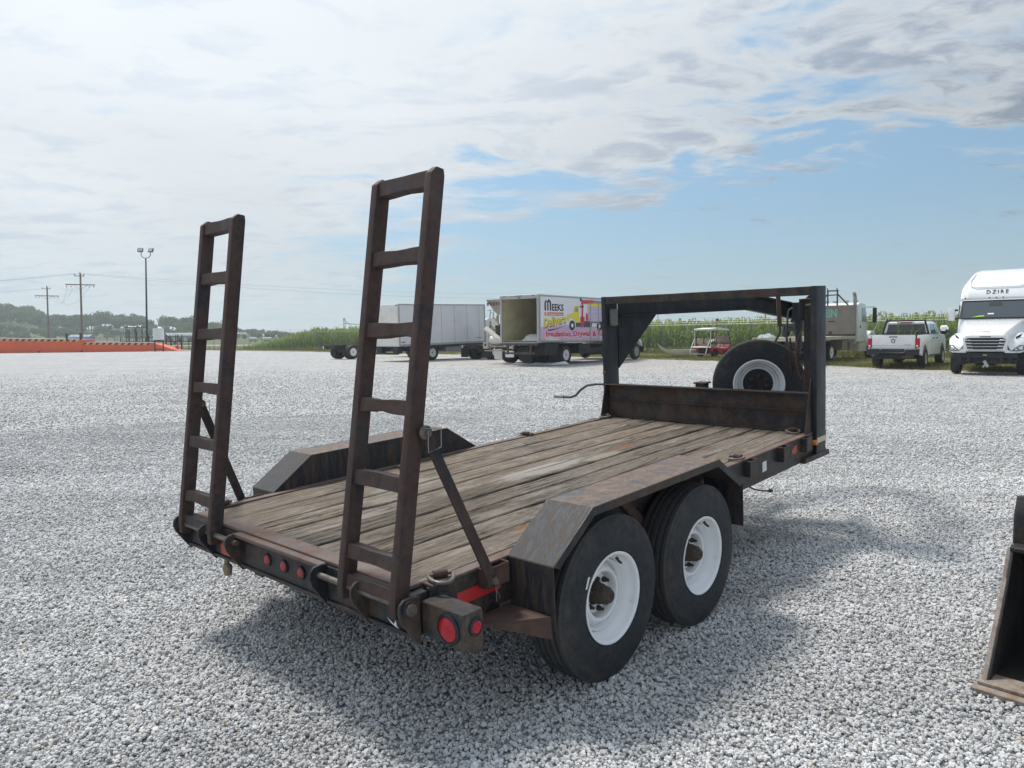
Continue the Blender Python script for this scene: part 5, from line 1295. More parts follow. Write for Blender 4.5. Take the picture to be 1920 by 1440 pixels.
# ---- concrete mixer
def mixer():
    p = thing('concrete_mixer_truck', 'dirty white concrete mixer truck seen from its rear chute', 'truck', (.50, 42.8, 0), heading(41))
    frame_rails(p, -1.7, 7.5, .95); rear_axle(p, 0); rear_axle(p, 1.4)
    ax = Vector((0, .90, -.30)).normalized()
    M().lathe([(-.9, .55), (-.85, .62), (.4, 1.02), (1.6, 1.18), (2.8, 1.12), (3.9, .70), (4.0, .1)], (0, .2, 2.72), ax, 28).obj('drum', mt['mixwhite'], p, smooth=35)
    M().lathe([(-1.15, .50), (-.9, .56), (-.89, .30)], (0, .2, 2.72), ax, 24).obj('drum_mouth', mt['black'], p)
    # hopper: a flared box open on top
    m = M(); 
    for (a, b) in (((-.68, -.75), (.68, -.75)), ((.68, -.75), (.68, -2.15)), ((.68, -2.15), (-.68, -2.15)), ((-.68, -2.15), (-.68, -.75))):
        s = .48; cx, cy = 0, -1.15
        m.poly([(a[0], a[1], 3.62), (b[0], b[1], 3.62), (cx + (b[0] - cx) * s, cy + (b[1] - cy) * s, 2.80), (cx + (a[0] - cx) * s, cy + (a[1] - cy) * s, 2.80)])
    h = m.obj('hopper', mt['concrete'], p)
    for i in range(5): M().box(-.60 + i * .22, -.48 + i * .22, -2.152 + .0, -2.13, 3.28, 3.46).obj('stencil', mt['rustred'], h)
    m = M().add([(-.9, -1.2, 2.70), (-.30, -1.5, 2.15), (.35, -1.5, 2.15), (.9, -1.2, 2.75), (.5, -1.9, 2.30), (-.2, -2.0, 1.95), (-.55, -1.9, 2.35)], [(0, 1, 5, 6), (1, 2, 4, 5), (2, 3, 4)])
    m.obj('collector', mt['mixwhite'], p)
    M().lathe([(0, .42), (.5, .30), (.52, .22)], (.05, -1.6, 2.10), (0, -.2, -1), 16).obj('spout', mt['black'], p)
    tro = []
    a, b = Vector((-.85, -2.0, 1.95)), Vector((.75, -1.95, .98)); d = (b - a).normalized(); sx = Vector((0, 1, 0)); uu = sx.cross(d)
    secs = []
    for t in (0, .5, 1):
        c = a.lerp(b, t); secs.append([tuple(c + sx * (.24 * math.cos(q)) + uu * (-.20 * math.sin(q))) for q in [math.pi * k / 8 for k in range(9)]] + [tuple(c + sx * (.21 * math.cos(q)) + uu * (-.17 * math.sin(q))) for q in [math.pi * k / 8 for k in range(8, -1, -1)]])
    M().loft(secs).obj('chute', mt['mixwhite'], p)
    m = M()
    for s in (-1, 1):
        m.bar((s * .80, -1.0, .95), (s * .62, -1.2, 2.9), .09, .09).bar((s * .85, -1.65, .80), (s * .60, -1.3, 2.75), .07, .07).bar((s * .78, -1.2, 1.25), (s * .74, .1, 2.1), .08, .08)
        m.bar((s * .85, -1.2, 1.6), (-s * .70, -1.2, 2.3), .05, .05)
    m.bar((-.95, -1.75, .98), (.95, -1.75, .98), .08, .10).bar((-1.05, -1.9, .74), (1.05, -1.9, .74), .05, .06)
    m.obj('drum_frame', mt['concrete'], p)
    m = M().bar((-1.15, -1.6, 1.0), (-1.12, -1.3, 3.05), .06, .04).bar((-.88, -1.6, 1.0), (-.86, -1.3, 3.05), .06, .04)
    for k in range(6): m.bar((-1.14, -1.56 + k * .05, 1.25 + k * .33), (-.87, -1.56 + k * .05, 1.25 + k * .33), .04, .04)
    m.bar((-1.30, -1.35, 3.06), (-.60, -1.35, 3.10), .04, .04); m.obj('ladder', mt['mixwhite'], p)
    for s in (-1, 1):
        M().prism([(-.75, 1.10), (-.55, 1.22), (1.95, 1.22), (2.15, 1.10), (2.1, 1.06), (1.92, 1.17), (-.53, 1.17), (-.72, 1.06)], 0, *sorted((s * .60, s * 1.24))).obj('fender', mt['mixwhite'], p)
        M().box(s * .96 - .30, s * .96 + .30, -.86, -.83, .22, 1.05).obj('mud_flap', mt['offwhite'] if s < 0 else mt['flap'], p)
        M().box(s * .95 - .18, s * .95 + .18, -1.95, -1.80, .86, 1.22).obj('tail_box', mt['mixwhite'], p)
        M().lathe([(0, .09), (.03, .08), (.035, .01)], (s * .95, -1.95, 1.08), (0, -1, 0), 14).obj('tail_light', mt['rustred'], p)
    M().box(.55, 1.18, -1.93, -1.915, .38, .72).obj('number_plate', mt['plate'], p)
    M().lathe([(-.45, .24), (.45, .24)], (-.35, -1.55, 1.35), (1, 0, 0), 14).tube([(.2, -1.6, 1.1), (.5, -1.7, 1.5), (.3, -1.7, 1.8)], .05, 6).obj('water_tank', mt['offwhite'], p)
    simple_cab(p, 5.6, mt['white'])
mixer()

# ---- golf cart
def golf_cart():
    o = (12.55, 46.9); phi = 47
    p = thing('golf_cart', 'red golf cart with white roof and tan seats parked before the corn', 'golf cart', (*o, 0), heading(phi))
    for s in (-1, 1):
        for y in (0, 1.65): twheel(p, s * .50, y, s, .23, .20, 'blackrim' if 'blackrim' in mt else 'chassis', n=20)
    M().box(-.58, .58, -.40, 2.2, .22, .30).obj('floor_pan', mt['chassis'], p)
    m = M()
    for s in (-1, 1):
        a, b = sorted((s * .42, s * .60))
        m.prism([(-.40, .42), (-.38, .66), (-.15, .70), (.55, .66), (.95, .36), (.95, .28), (.36, .28), (.30, .46), (.12, .56), (-.12, .56), (-.28, .46), (-.32, .36)], 0, a, b)
    m.box(-.418, .418, .40, .62, .31, .66)
    m.obj('rear_body', mt['cartred'], p, .02)
    M().box(-.40, .40, -.42, -.36, .36, .64).obj('rear_panel', mt['black'], p)
    M().loft([[(-.56, 1.55, .30), (.56, 1.55, .30), (.56, 1.55, .60), (-.56, 1.55, .60)], [(-.58, 1.9, .30), (.58, 1.9, .30), (.54, 1.9, .82), (-.54, 1.9, .82)], [(-.45, 2.45, .32), (.45, 2.45, .32), (.40, 2.40, .66), (-.40, 2.40, .66)]]).obj('front_cowl', mt['cartred'], p, .04, 2)
    M().box(-.52, .52, -.30, .35, .70, .84).obj('seat', mt['tan'], p, .04, 2)
    for x in (-.28, .28): M().box(x - .23, x + .23, -.42, -.33, .90, 1.25).obj('seat_back', mt['tan'], p, .04, 2)
    M().box(-.55, .55, -.95, -.50, .66, .74).obj('rear_seat', mt['offwhite'], p, .03)
    M().box(-.58, .58, -1.15, -.45, .24, .29).obj('rear_step', mt['alu'], p)
    M().loft([[(-.62, -.65, 1.76), (.62, -.65, 1.76), (.58, -.65, 1.86), (-.58, -.65, 1.86)], [(-.64, .4, 1.78), (.64, .4, 1.78), (.60, .4, 1.93), (-.60, .4, 1.93)], [(-.62, 1.65, 1.73), (.62, 1.65, 1.73), (.58, 1.6, 1.84), (-.58, 1.6, 1.84)]]).obj('roof', mt['offwhite'], p, .02, 2)
    m = M()
    for s in (-1, 1):
        m.tube([(s * .58, 1.95, .75), (s * .55, 1.50, 1.80)], .022, 6).tube([(s * .56, -.30, .85), (s * .58, -.36, 1.30), (s * .55, -.10, 1.82)], .022, 6)
    m.obj('roof_strut', mt['black'], p)
    m = M()
    for s in (-1, 1): m.tube([(s * .58, -1.1, .30), (s * .58, -.92, .72), (s * .58, -.55, 1.24)], .025, 6).tube([(s * .58, -.55, .75), (s * .58, -.55, 1.80)], .02, 6)
    m.obj('rear_bar', mt['offwhite'], p)
    M().poly([(-.54, 1.86, .95), (.54, 1.86, .95), (.53, 1.70, 1.36), (-.53, 1.70, 1.36)]).obj('windscreen', mt['alu'], p)
    M().bar((-.53, 1.71, 1.36), (-.50, 1.52, 1.76), .04, .03).bar((.10, 1.30, .95), (.02, 1.05, 1.22), .03, .03).lathe([(-.012, .17), (.012, .17)], (-.28, 1.10, 1.10), (0, -.5, .8), 18).obj('steering', mt['offwhite'], p)
    M().tube([(.60, .1, .6), (.62, .15, 2.35)], .013, 6).obj('flag_pole', mt['black'], p); M().lathe([(-.09, .02), (-.06, .09), (.06, .09), (.09, .02)], (.62, .15, 2.42), (0, 0, 1), 12).obj('whip_light', mt['rustred'], p)
    m = M().tube([(.40, .85, .72), (.42, .95, .98), (.44, 1.15, .98), (.46, 1.25, .72)], .02, 6); m.obj('arm_rest', mt['black'], p)
    return o, phi
go, gphi = golf_cart()
def sled():
    m = M(); secs = []
    for y, z, w, h in [(-1.65, .95, .03, .05), (-1.50, .72, .20, .10), (-1.25, .48, .34, .17), (-.9, .34, .42, .24), (0, .28, .46, .28), (1.0, .28, .46, .28), (1.05, .30, .44, .26)]:
        secs.append([(-w, y, z + h), (-w * .8, y, z), (w * .8, y, z), (w, y, z + h), (w - .03, y, z + h), (w * .8 - .02, y, z + .03), (-w * .8 + .02, y, z + .03), (-w + .03, y, z + h)])
    o = m.loft(secs).obj('sled', mt['offwhite']); o.location = at(go, gphi, -1.75, -.20, -.05); o.rotation_euler = (0, 0, heading(84)); 
    tag(o, 'white plastic sled with an upturned nose lying behind the golf cart', 'sled')
sled()

# ---- flatbed truck with headboard, carrying a caged utility cart
def flatbed():
    o = (16.05, 39.0); phi = 40
    p = thing('flatbed_truck', 'flatbed truck with a tall grey headboard lettered in teal and a white cab', 'truck', (*o, 0), heading(phi))
    W = 1.22; zd = 1.34; yr, yh = -5.1, 3.5
    d = M().box(-W, W, yr, yh, zd - .05, zd).obj('deck', mt['cream'], p)
    M().box(-W - .01, W + .01, yr - .05, yr - .001, zd - .17, zd + .012).obj('tail_rail', mt['cream'], d)
    for s in (-1, 1):
        a, b = sorted((s * (W + .001), s * (W + .045))); M().box(a, b, yr, yh, zd - .15, zd + .01).obj('side_rail', mt['cream'], d)
    for x in (-1.08, 1.08): M().box(x - .09, x + .09, yr - .075, yr - .052, zd - .13, zd - .05).obj('tail_light', mt['red_lens'], d)
    for y in (.6, .95, 2.9): M().box(W + .046, W + .056, y, y + .18, zd - .10, zd - .03).obj('reflector', mt['red_lens_faded'], d); M().box(W + .046, W + .055, y - .12, y - .01, zd - .10, zd - .03).obj('reflector', mt['plate'], d)
    h = M().box(-W, W, yh - .06, yh, zd + .01, 3.06).obj('headboard', mt['greypanel'], p, .01)
    M().box(-W, W, yh - .075, yh - .061, zd + .012, zd + .10).obj('headboard_sill', mt['chassis'], h)
    for x in (-.8, 0, .8): M().box(x - .03, x + .03, yh, yh + .06, zd, 3.0).obj('headboard_post', mt['greypanel'], h)
    text_obj('KLEIN', 'lettering', mt['teal'], h, (-1.02, yh - .063, 2.40), (1, 0, 0), (0, 0, 1), 1.25, .48, .05)
    M().box(-.32, .20, yh - .072, yh - .062, 2.08, 2.26).obj('panel_hatch', mt['greypanel'], h); M().box(-.22, .10, yh - .078, yh - .073, 2.14, 2.20).obj('hatch_slot', mt['black'], h)
    M().box(-.22, -.02, yh - .066, yh - .0615, 1.44, 1.62).obj('rust_patch', mt['brownsteel'], h)
    m = M()
    for x in (-.30, .22): m.bar((x, yh - .03, 3.06), (x, yh - .03, 3.92), .07, .07)
    m.bar((-.36, yh - .03, 3.90), (.28, yh - .03, 3.90), .07, .07).bar((-.30, yh - .03, 3.66), (.22, yh - .03, 3.66), .06, .06).bar((.22, yh - .03, 3.72), (.80, yh - .03, 3.08), .07, .07).bar((-.30, yh - .03, 3.72), (-.90, yh - .03, 3.08), .07, .07)
    for x in (-.30, .22): m.bar((x, yh - .03, 3.92), (x - .05, yh - .03, 4.06), .04, .04)
    m.obj('rack', mt['brownsteel'], h)
    frame_rails(p, yr + .3, 9.4, .92); rear_axle(p, -1.6); rear_axle(p, -.2)
    M().box(-1.1, 1.1, yr + .1, yr + .2, .60, .70).box(-1.05, -.55, -4.4, -2.6, .75, 1.28).obj('under_beam', mt['chassis'], p)
    M().box(.55, 1.16, 1.2, 2.2, .62, 1.15).box(.62, 1.18, 2.5, 3.3, .58, 1.0).box(-1.15, -.55, 1.0, 3.0, .6, 1.1).obj('tool_box', mt['greypanel'], p)
    # tall cab ahead of the headboard
    y0 = 4.0; Wc = 1.20
    c = M().prism([(y0, 1.0), (y0, 3.10), (y0 + .3, 3.22), (y0 + 1.5, 3.18), (y0 + 1.9, 2.30), (y0 + 2.0, 1.0)], 0, -Wc, Wc).obj('cab', mt['white'], p, .06, 2)
    for s in (-1, 1):
        a, b = sorted((s * (Wc + .002), s * (Wc + .012))); M().prism([(y0 + .75, 2.15), (y0 + .75, 2.92), (y0 + 1.40, 2.92), (y0 + 1.78, 2.25), (y0 + 1.78, 2.15)], 0, a, b).obj('side_window', mt['glass_blue'], c)
        M().lathe([(0, .10), (.012, .10)], (s * (Wc + .001), y0 + .45, 1.85), (s, 0, 0), 16).obj('vent_window', mt['glass'], c)
        m = M().box(s * 1.62 - .10, s * 1.62 + .10, y0 + 1.75, y0 + 1.85, 2.10, 2.95).tube([(s * 1.2, y0 + 1.6, 2.98), (s * 1.62, y0 + 1.8, 3.0)], .018, 6).tube([(s * 1.2, y0 + 1.7, 2.15), (s * 1.62, y0 + 1.8, 2.08)], .018, 6); m.obj('mirror', mt['black'], c)
        M().box(*sorted((s * 1.55, s * 1.71)), y0 + 1.855, y0 + 1.86, 2.14, 2.90).obj('mirror_glass', mt['alu'], c)
    for x in (-.8, -.3, .3, .8): M().lathe([(-.25, .05), (-.2, .06), (.2, .07), (.3, .11)], (x, y0 + .8, 3.32), (0, 1, 0), 10).bar((x, y0 + .8, 3.2), (x, y0 + .8, 3.3), .04, .04).obj('horn', mt['alu'], c)
    M().loft([[(-.95, y0 + 1.9, .95), (.95, y0 + 1.9, .95), (.95, y0 + 1.9, 2.0), (.7, y0 + 1.9, 2.25), (-.7, y0 + 1.9, 2.25), (-.95, y0 + 1.9, 2.0)], [(-.75, y0 + 4.0, .8), (.75, y0 + 4.0, .8), (.75, y0 + 4.0, 1.6), (.6, y0 + 4.0, 1.85), (-.6, y0 + 4.0, 1.85), (-.75, y0 + 4.0, 1.6)]]).obj('hood', mt['white'], c, .05, 2)
    for s in (-1, 1):
        a, b = sorted((s * .72, s * 1.24)); M().prism([(y0 + 2.1, .75), (y0 + 2.15, 1.35), (y0 + 2.7, 1.62), (y0 + 3.4, 1.60), (y0 + 3.95, 1.25), (y0 + 4.0, .8), (y0 + 3.75, .85), (y0 + 3.4, 1.25), (y0 + 2.7, 1.25), (y0 + 2.4, .85)], 0, a, b).obj('fender', mt['white'], c, .03)
        twheel(p, s * 1.03, y0 + 3.05, s, .51, .28, 'rim_alu', deep=False)
        M().lathe([(-.10, .02), (-.07, .12), (.07, .12), (.10, .02)], (s * 1.5, y0 + 3.4, 2.35), (0, 1, 0), 12).bar((s * 1.2, y0 + 3.4, 1.6), (s * 1.5, y0 + 3.4, 2.3), .02, .02).obj('hood_mirror', mt['white'], c)
        M().box(*sorted((s * .85, s * 1.22)), y0 + .2, y0 + 1.8, .45, .95).obj('step', mt['cream'], c, .02)
    M().tube([(1.08, yh + .28, .9), (1.08, yh + .28, 3.45), (1.08, yh + .20, 3.62), (1.08, yh + .08, 3.72)], .095, 12).obj('exhaust_stack', mt['alu'], p)
    M().lathe([(0, .088), (.006, .088)], (1.08, yh + .075, 3.724), (0, -.75, .6), 12).obj('exhaust_mouth', mt['black'], p)
    return o, phi
fo_, fphi = flatbed()
def caged_cart():
    q = at(fo_, fphi, .25, -2.4, 1.34)
    p = thing('utility_cart', 'black caged utility cart carried on the flatbed truck deck', 'utility vehicle', q, heading(fphi))
    for s in (-1, 1):
        for y in (-.75, .95): twheel(p, s * .55, y, s, .29, .22, 'chassis', n=18)
    M().box(-.55, .55, -1.2, 1.3, .30, .52).box(-.6, .6, -1.3, -.35, .53, .70).box(-.52, .52, .85, 1.45, .53, .80).obj('body', mt['blackmetal'], p, .03)
    cage = mt['cage'] = plain('grey roll cage tube', (.045, .055, .065), .5, .2, .15, 5)
    m = M()
    for s in (-1, 1):
        m.tube([(s * .62, -.35, .5), (s * .60, -.35, 1.50), (s * .58, -.30, 1.62), (s * .56, .45, 1.64), (s * .60, .95, 1.15), (s * .60, 1.15, .7)], .038, 8)
    m.tube([(-.58, -.30, 1.62), (.58, -.30, 1.62)], .038, 8).tube([(-.56, .45, 1.64), (.56, .45, 1.64)], .038, 8).tube([(-.60, -.35, 1.0), (.60, -.35, 1.0)], .03, 8)
    m.obj('roll_cage', cage, p)
    for x in (-.28, .28): M().box(x - .22, x + .22, -.30, -.18, .75, 1.20).box(x - .22, x + .22, -.18, .25, .62, .75).obj('seat', mt['black'], p, .05, 2)
caged_cart()
tarp = heap('tarp', 'crumpled pale green tarp lying on the flatbed deck beside the caged cart', 'tarp', at(fo_, fphi, -.85, -4.3, 1.343), heading(fphi), .45, .35, .16, plain('pale green tarp', (.36, .46, .44), .6, 0, .2, 5, .3), 8)

# ---- white pickup
def pickup():
    o = (16.95, 31.9); phi = 40
    p = thing('pickup_truck', 'white four door pickup with black headache rack, tail towards us', 'pickup truck', (*o, 0), heading(phi))
    W = .99; wh = mt['white']
    # body side profile as slabs with wheel openings; y from tail -1.25 to nose 4.6
    side = [(-1.22, .80), (-1.24, 1.40), (-1.20, 1.44), (4.30, 1.46), (4.60, 1.30), (4.62, .80), (4.35, .62), (4.28, .62)]
    arch = lambda cy: [(cy + .50 * math.cos(a), .52 + .50 * math.sin(a)) for a in [math.pi * k / 10 for k in range(11)]]
    poly = [(-1.22, .80), (-1.25, 1.42), (1.02, 1.44), (4.25, 1.40), (4.58, 1.22), (4.60, .62)] + [(a, b) for a, b in arch(3.78)] + [(a, b) for a, b in arch(0.0)] + [(-1.2, .66)]
    for s in (-1, 1):
        a, b = sorted((s * (W - .10), s * W)); M().prism(poly, 0, a, b).obj('body_side', wh, p, .03, 2)
    tg = M().box(-W + .16, W - .16, -1.255, -1.19, .78, 1.43).obj('tailgate', wh, p, .02, 2)
    M().box(-W + .17, W - .17, -1.262, -1.2551, .985, .998).obj('tailgate_crease', mt['alu'], tg)
    M().box(-.16, .16, -1.275, -1.256, 1.34, 1.375).obj('handle', mt['black'], tg)
    # round shield with a horned head
    em = M().prism([(-.085, 1.24), (-.07, 1.13), (0, 1.08), (.07, 1.13), (.085, 1.24), (.05, 1.265), (-.05, 1.265)], 1, -1.268, -1.256).obj('emblem', mt['black'], tg)
    M().prism([(-.022, 1.22), (-.030, 1.14), (0, 1.095), (.030, 1.14), (.022, 1.22)], 1, -1.274, -1.2685).prism([(-.075, 1.235), (-.035, 1.235), (-.026, 1.205), (-.045, 1.165), (-.06, 1.18), (-.045, 1.21), (-.072, 1.215)], 1, -1.274, -1.2685).prism([(.075, 1.235), (.035, 1.235), (.026, 1.205), (.045, 1.165), (.06, 1.18), (.045, 1.21), (.072, 1.215)], 1, -1.274, -1.2685).obj('emblem_head', mt['chrome'], em)
    M().box(.42, .68, -1.262, -1.2551, 1.015, 1.035).obj('badge', mt['alu'], tg)
    for s in (-1, 1):
        a, b = sorted((s * (W - .155), s * (W + .004)))
        l = M().box(a, b, -1.268, -1.13, .92, 1.30).obj('tail_light', mt['red_lens'], p, .015, 2)
        M().box(a + .03, b - .05, -1.272, -1.2685, .945, 1.01).obj('reverse_lens', mt['plate'], l)
    M().box(-W + .1, W - .1, -1.15, 1.0, .78, .86).box(-W + .101, W - .101, 1.0, 1.06, .861, 1.44).obj('bed', mt['chassis'], p)
    b = M().prism([(-1.02, .86), (-1.0, .60), (-.55, .56), (-.50, .66), (.50, .66), (.55, .56), (1.0, .60), (1.02, .86), (.52, .86), (.42, .70), (-.42, .70), (-.52, .86)], 1, -1.42, -1.27).obj('bumper', mt['black'], p, .02)
    M().box(-.44, .44, -1.36, -1.28, .70, .85).obj('bumper_step', mt['blackmetal'], b)
    M().box(-.7, .7, -1.1, .3, .42, .62).lathe([(-.2, .10), (0, .20), (.2, .10)], (0, 0, .46), (1, 0, 0), 12).tube([(-.8, 0, .46), (.8, 0, .46)], .06, 8).box(-.5, .5, -.9, 3.9, .50, .70).obj('underbody', mt['chassis'], p)
    M().tube([(.35, -1.2, .52), (.75, -1.15, .50)], .05, 8).obj('exhaust', mt['brownsteel'], p)
    # cab
    def sec(y, wb, wt, zt): return [(-wb, y, 1.38), (wb, y, 1.38), (wt + .02, y, zt - .10), (wt - .12, y, zt), (-wt + .12, y, zt), (-wt - .02, y, zt - .10)]
    cab = M().loft([sec(1.08, .96, .84, 1.98), sec(1.30, .96, .83, 2.02), sec(2.9, .96, .82, 2.02), sec(3.2, .96, .80, 1.92), sec(3.75, .96, .90, 1.52)]).obj('cab', wh, p, .03, 2)
    M().add([(-.80, 1.075, 1.46), (.80, 1.075, 1.46), (.72, 1.068, 1.90), (-.72, 1.068, 1.90)], [(0, 1, 2, 3)]).obj('rear_window', mt['glass'], cab)
    M().box(-.24, .24, 1.02, 1.07, 1.935, 2.0).obj('brake_light', mt['red_lens'], cab); M().box(-.33, -.25, 1.03, 1.07, 1.935, 2.0).box(.25, .33, 1.03, 1.07, 1.935, 2.0).obj('cargo_lamp', mt['plate'], cab)
    for s in (-1, 1):
        for (ya, yb, yc, yd) in ((1.42, 2.02, 1.36, 2.10), (2.14, 2.72, 2.16, 3.10)):
            M().add([(s * .967, yc, 1.47), (s * .967, yd, 1.47), (s * .855, yb, 1.90), (s * .855, ya, 1.90)], [(0, 1, 2, 3)]).obj('side_window', mt['glass_blue'], cab)
        for y in (1.55, 2.35): M().box(*sorted((s * W, s * (W + .03))), y - .10, y + .10, 1.26, 1.31).obj('door_handle', mt['black'], p)
        for y in (1.22, 2.10): M().box(*sorted((s * (W + .0005), s * (W + .003))), y - .006, y + .006, .72, 1.40).obj('door_seam', mt['alu'], p)
        M().box(*sorted((s * (W + .05), s * (W + .30))), 2.95, 3.06, 1.45, 1.75).obj('mirror', mt['black'], p, .03)
        M().box(*sorted((s * (W - .08), s * (W + .06))), .9, 3.0, .50, .56).obj('side_step', mt['black'], p)
        for y in (0, 3.78): twheel(p, s * .88, y, s, .43, .30, 'rim_alu', n=32)
    M().add([(-.78, 3.22, 1.86), (.78, 3.22, 1.86), (.88, 3.70, 1.50), (-.88, 3.70, 1.50)], [(0, 1, 2, 3)]).obj('windscreen', mt['glass'], cab)
    M().box(-.9, .9, 3.7, 4.5, 1.2, 1.42).box(-.9, .9, 4.2, 4.6, .6, 1.2).obj('hood', wh, p, .05, 2)
    r = M()
    for s in (-1, 1):
        r.bar((s * .93, .92, 1.45), (s * .76, .96, 2.06), .07, .05, (0, 1, 0)).bar((s * .76, .96, 2.06), (s * .76, .96, 2.16), .03, .03); r.box(s * .93 - .06, s * .93 + .06, .80, 1.0, 1.445, 1.48)
    r.bar((-.79, .96, 2.06), (.79, .96, 2.06), .06, .06).bar((-.9, .93, 1.50), (.9, .93, 1.50), .05, .04)
    r.obj('headache_rack', mt['black'], p)
    return o, phi
po, pphi = pickup()
wd = M(); r_ = random.Random(4)
for k in range(8):
    x = r_.uniform(-.35, .35); h = r_.uniform(.35, .75) if k else 1.05; ln = r_.uniform(-.18, .18)
    pts = [(x, 0, 0), (x + ln * .2, 0, h * .5), (x + ln * .6, .02, h * .85), (x + ln * 1.4 + .06, .03, h)]
    wd.tube(pts, [.012, .016, .020, .006], 5)
    for j in range(5): wd.add([(pts[1][0], 0, h * (.25 + .13 * j)), (pts[1][0] + r_.uniform(.04, .09) * (-1) ** j, r_.uniform(-.05, .05), h * (.30 + .13 * j)), (pts[1][0] + .01, 0, h * (.30 + .13 * j))], [(0, 1, 2)])
w = wd.obj('weed', mt['corn'], smooth=0); w.location = at(po, pphi, .28, -.6, .862); w.rotation_euler = (0, 0, heading(pphi)); w.scale = (1, 1, 1.30)
tag(w, 'tall green weeds growing up out of the white pickup bed', 'weed')

# ---- white highway tractor, nose towards us
def semi():
    o = (17.55, 26.85); phi = 180 + 40
    p = thing('semi_truck', 'white high roof highway tractor facing us with its front bumper torn off', 'truck', (*o, 0), heading(phi))
    # own axes: +y = forward (towards us); steer axle at y = 0
    wc = mt['whitecab']
    def hsec(y, wb, zb, zs, wt, zt): return [(-wb, y, zb), (wb, y, zb), (wb, y, zs), (wt, y, zt), (-wt, y, zt), (-wt - (wb - wt), y, zs)]
    hood = M().loft([hsec(-1.05, 1.12, 1.20, 1.70, .98, 2.02), hsec(-.4, 1.02, 1.10, 1.62, .86, 1.92), hsec(.45, .86, .92, 1.48, .72, 1.72), hsec(.95, .72, .85, 1.38, .58, 1.54), hsec(1.10, .66, .85, 1.28, .54, 1.42)]).obj('hood', wc, p, .05, 3, smooth=50)
    # fenders with headlights
    for s in (-1, 1):
        secs = []
        for y, xo, zb, zt in [(-.62, 1.18, .95, 1.30), (-.45, 1.22, 1.02, 1.42), (0, 1.24, 1.04, 1.50), (.40, 1.22, .98, 1.42), (.72, 1.16, .84, 1.28), (.98, 1.02, .80, 1.10), (1.08, .82, .80, 1.0)]:
            secs.append([(s * .58, y, zb), (s * xo, y, zb), (s * xo, y, zt - .14), (s * (xo - .10), y, zt - .03), (s * (xo - .30), y, zt + .05), (s * .58, y, zt + .12)])
        f = M().loft(secs).obj('fender', wc, p, .03, 2, smooth=50)
        M().add([(s * .76, 1.104, .86), (s * 1.00, 1.020, .86), (s * 1.165, .80, .90), (s * 1.175, .73, 1.08), (s * 1.00, .985, 1.07), (s * .90, 1.06, .98),
                 (s * .76, .98, .86), (s * 1.00, .90, .86), (s * 1.12, .70, .90), (s * 1.12, .66, 1.08), (s * .95, .85, 1.07), (s * .88, .95, .98)],
                [(0, 1, 2, 3, 4, 5), (0, 6, 7, 1), (1, 7, 8, 2), (2, 8, 9, 3), (3, 9, 10, 4), (4, 10, 11, 5), (5, 11, 6, 0)]).obj('headlight', mt['headlamp'], f)
        M().lathe([(0, .06), (.012, .05), (.014, .01)], (s * 1.055, .955, .965), (s * .6, .8, 0), 14).obj('headlight_lens', mt['chrome'], f)
        M().box(*sorted((s * .86, s * .95)), 1.052, 1.062, .90, .95).obj('turn_lens', mt['plate'], f)
        M().add([(s * .86, .78, 1.36), (s * 1.02, .52, 1.47), (s * 1.02, .52, 1.43), (s * .90, .74, 1.20)], [(0, 1, 2, 3)]).obj('air_slot', mt['black'], f)
        twheel(p, s * 1.02, 0, s, .51, .30, 'rim_alu', steer=0, deep=False)
        M().bar((s * .72, .98, .82), (s * .78, .80, .42), .20, .04).obj('splash_panel', mt['black'], p)
    g = M().prism([(-.60, .86), (.60, .86), (.70, 1.30), (.58, 1.42), (-.58, 1.42), (-.70, 1.30)], 1, 1.10, 1.135).obj('grille', wc, p, .015, 2)
    M().prism([(-.52, .89), (.52, .89), (.62, 1.28), (.52, 1.335), (-.52, 1.335), (-.62, 1.28)], 1, 1.1355, 1.140).obj('grille_opening', mt['black'], g)
    for k in range(4):
        z = .915 + k * .107; w_ = .53 + .25 * (z - .89)
        m = M().box(-w_, w_, 1.1405, 1.165, z - .010, z + .012)
        for s in (-1, 1): m.prism([(s * (w_ + .003), z - .010), (s * (w_ - .20), z - .010), (s * (w_ - .17), z + .030), (s * (w_ + .008), z + .034)], 1, 1.141, 1.170)
        m.obj('grille_bar', mt['alu_bright'], g, .003)
    bd = M().prism([(-.15, 1.365), (.15, 1.365), (.165, 1.38), (.15, 1.395), (-.15, 1.395), (-.165, 1.38)], 1, 1.1355, 1.146).obj('badge', mt['black'], g); M().box(-.13, .13, 1.1465, 1.149, 1.374, 1.386).obj('badge_bar', mt['alu'], bd)
    M().box(-.13, .13, .985, 1.0, 1.555, 1.575).obj('hood_vent', mt['alu'], hood)
    # what is left behind the missing bumper
    m = M().box(-.95, .95, .90, 1.05, .62, .80).box(-.8, .8, .7, .95, .42, .60).box(-1.0, 1.0, -.2, .6, .40, .70)
    for x in (-.75, -.5, .5, .78): m.box(x - .06, x + .06, .95, 1.06, .45, .86)
    m.box(.62, .92, .86, .98, .36, .80); m.bar((-.95, .98, .50), (.95, .95, .42), .05, .07); m.obj('front_structure', mt['chassis'], p)
    M().bar((.02, 1.06, .52), (-.10, 1.08, .30), .10, .02, (0, 1, 0)).bar((-.02, 1.07, .40), (.05, 1.08, .28), .06, .02, (0, 1, 0)).obj('torn_bracket', mt['alu'], p)
    M().box(-.06, .06, 1.062, 1.068, .70, .74).obj('tow_mark', mt['alu'], p)
    # cab and roof fairing
    def csec(y, w, zb, zt, wt): return [(-w, y, zb), (w, y, zb), (w, y, zt - .35), (wt, y, zt), (-wt, y, zt), (-w, y, zt - .35)]
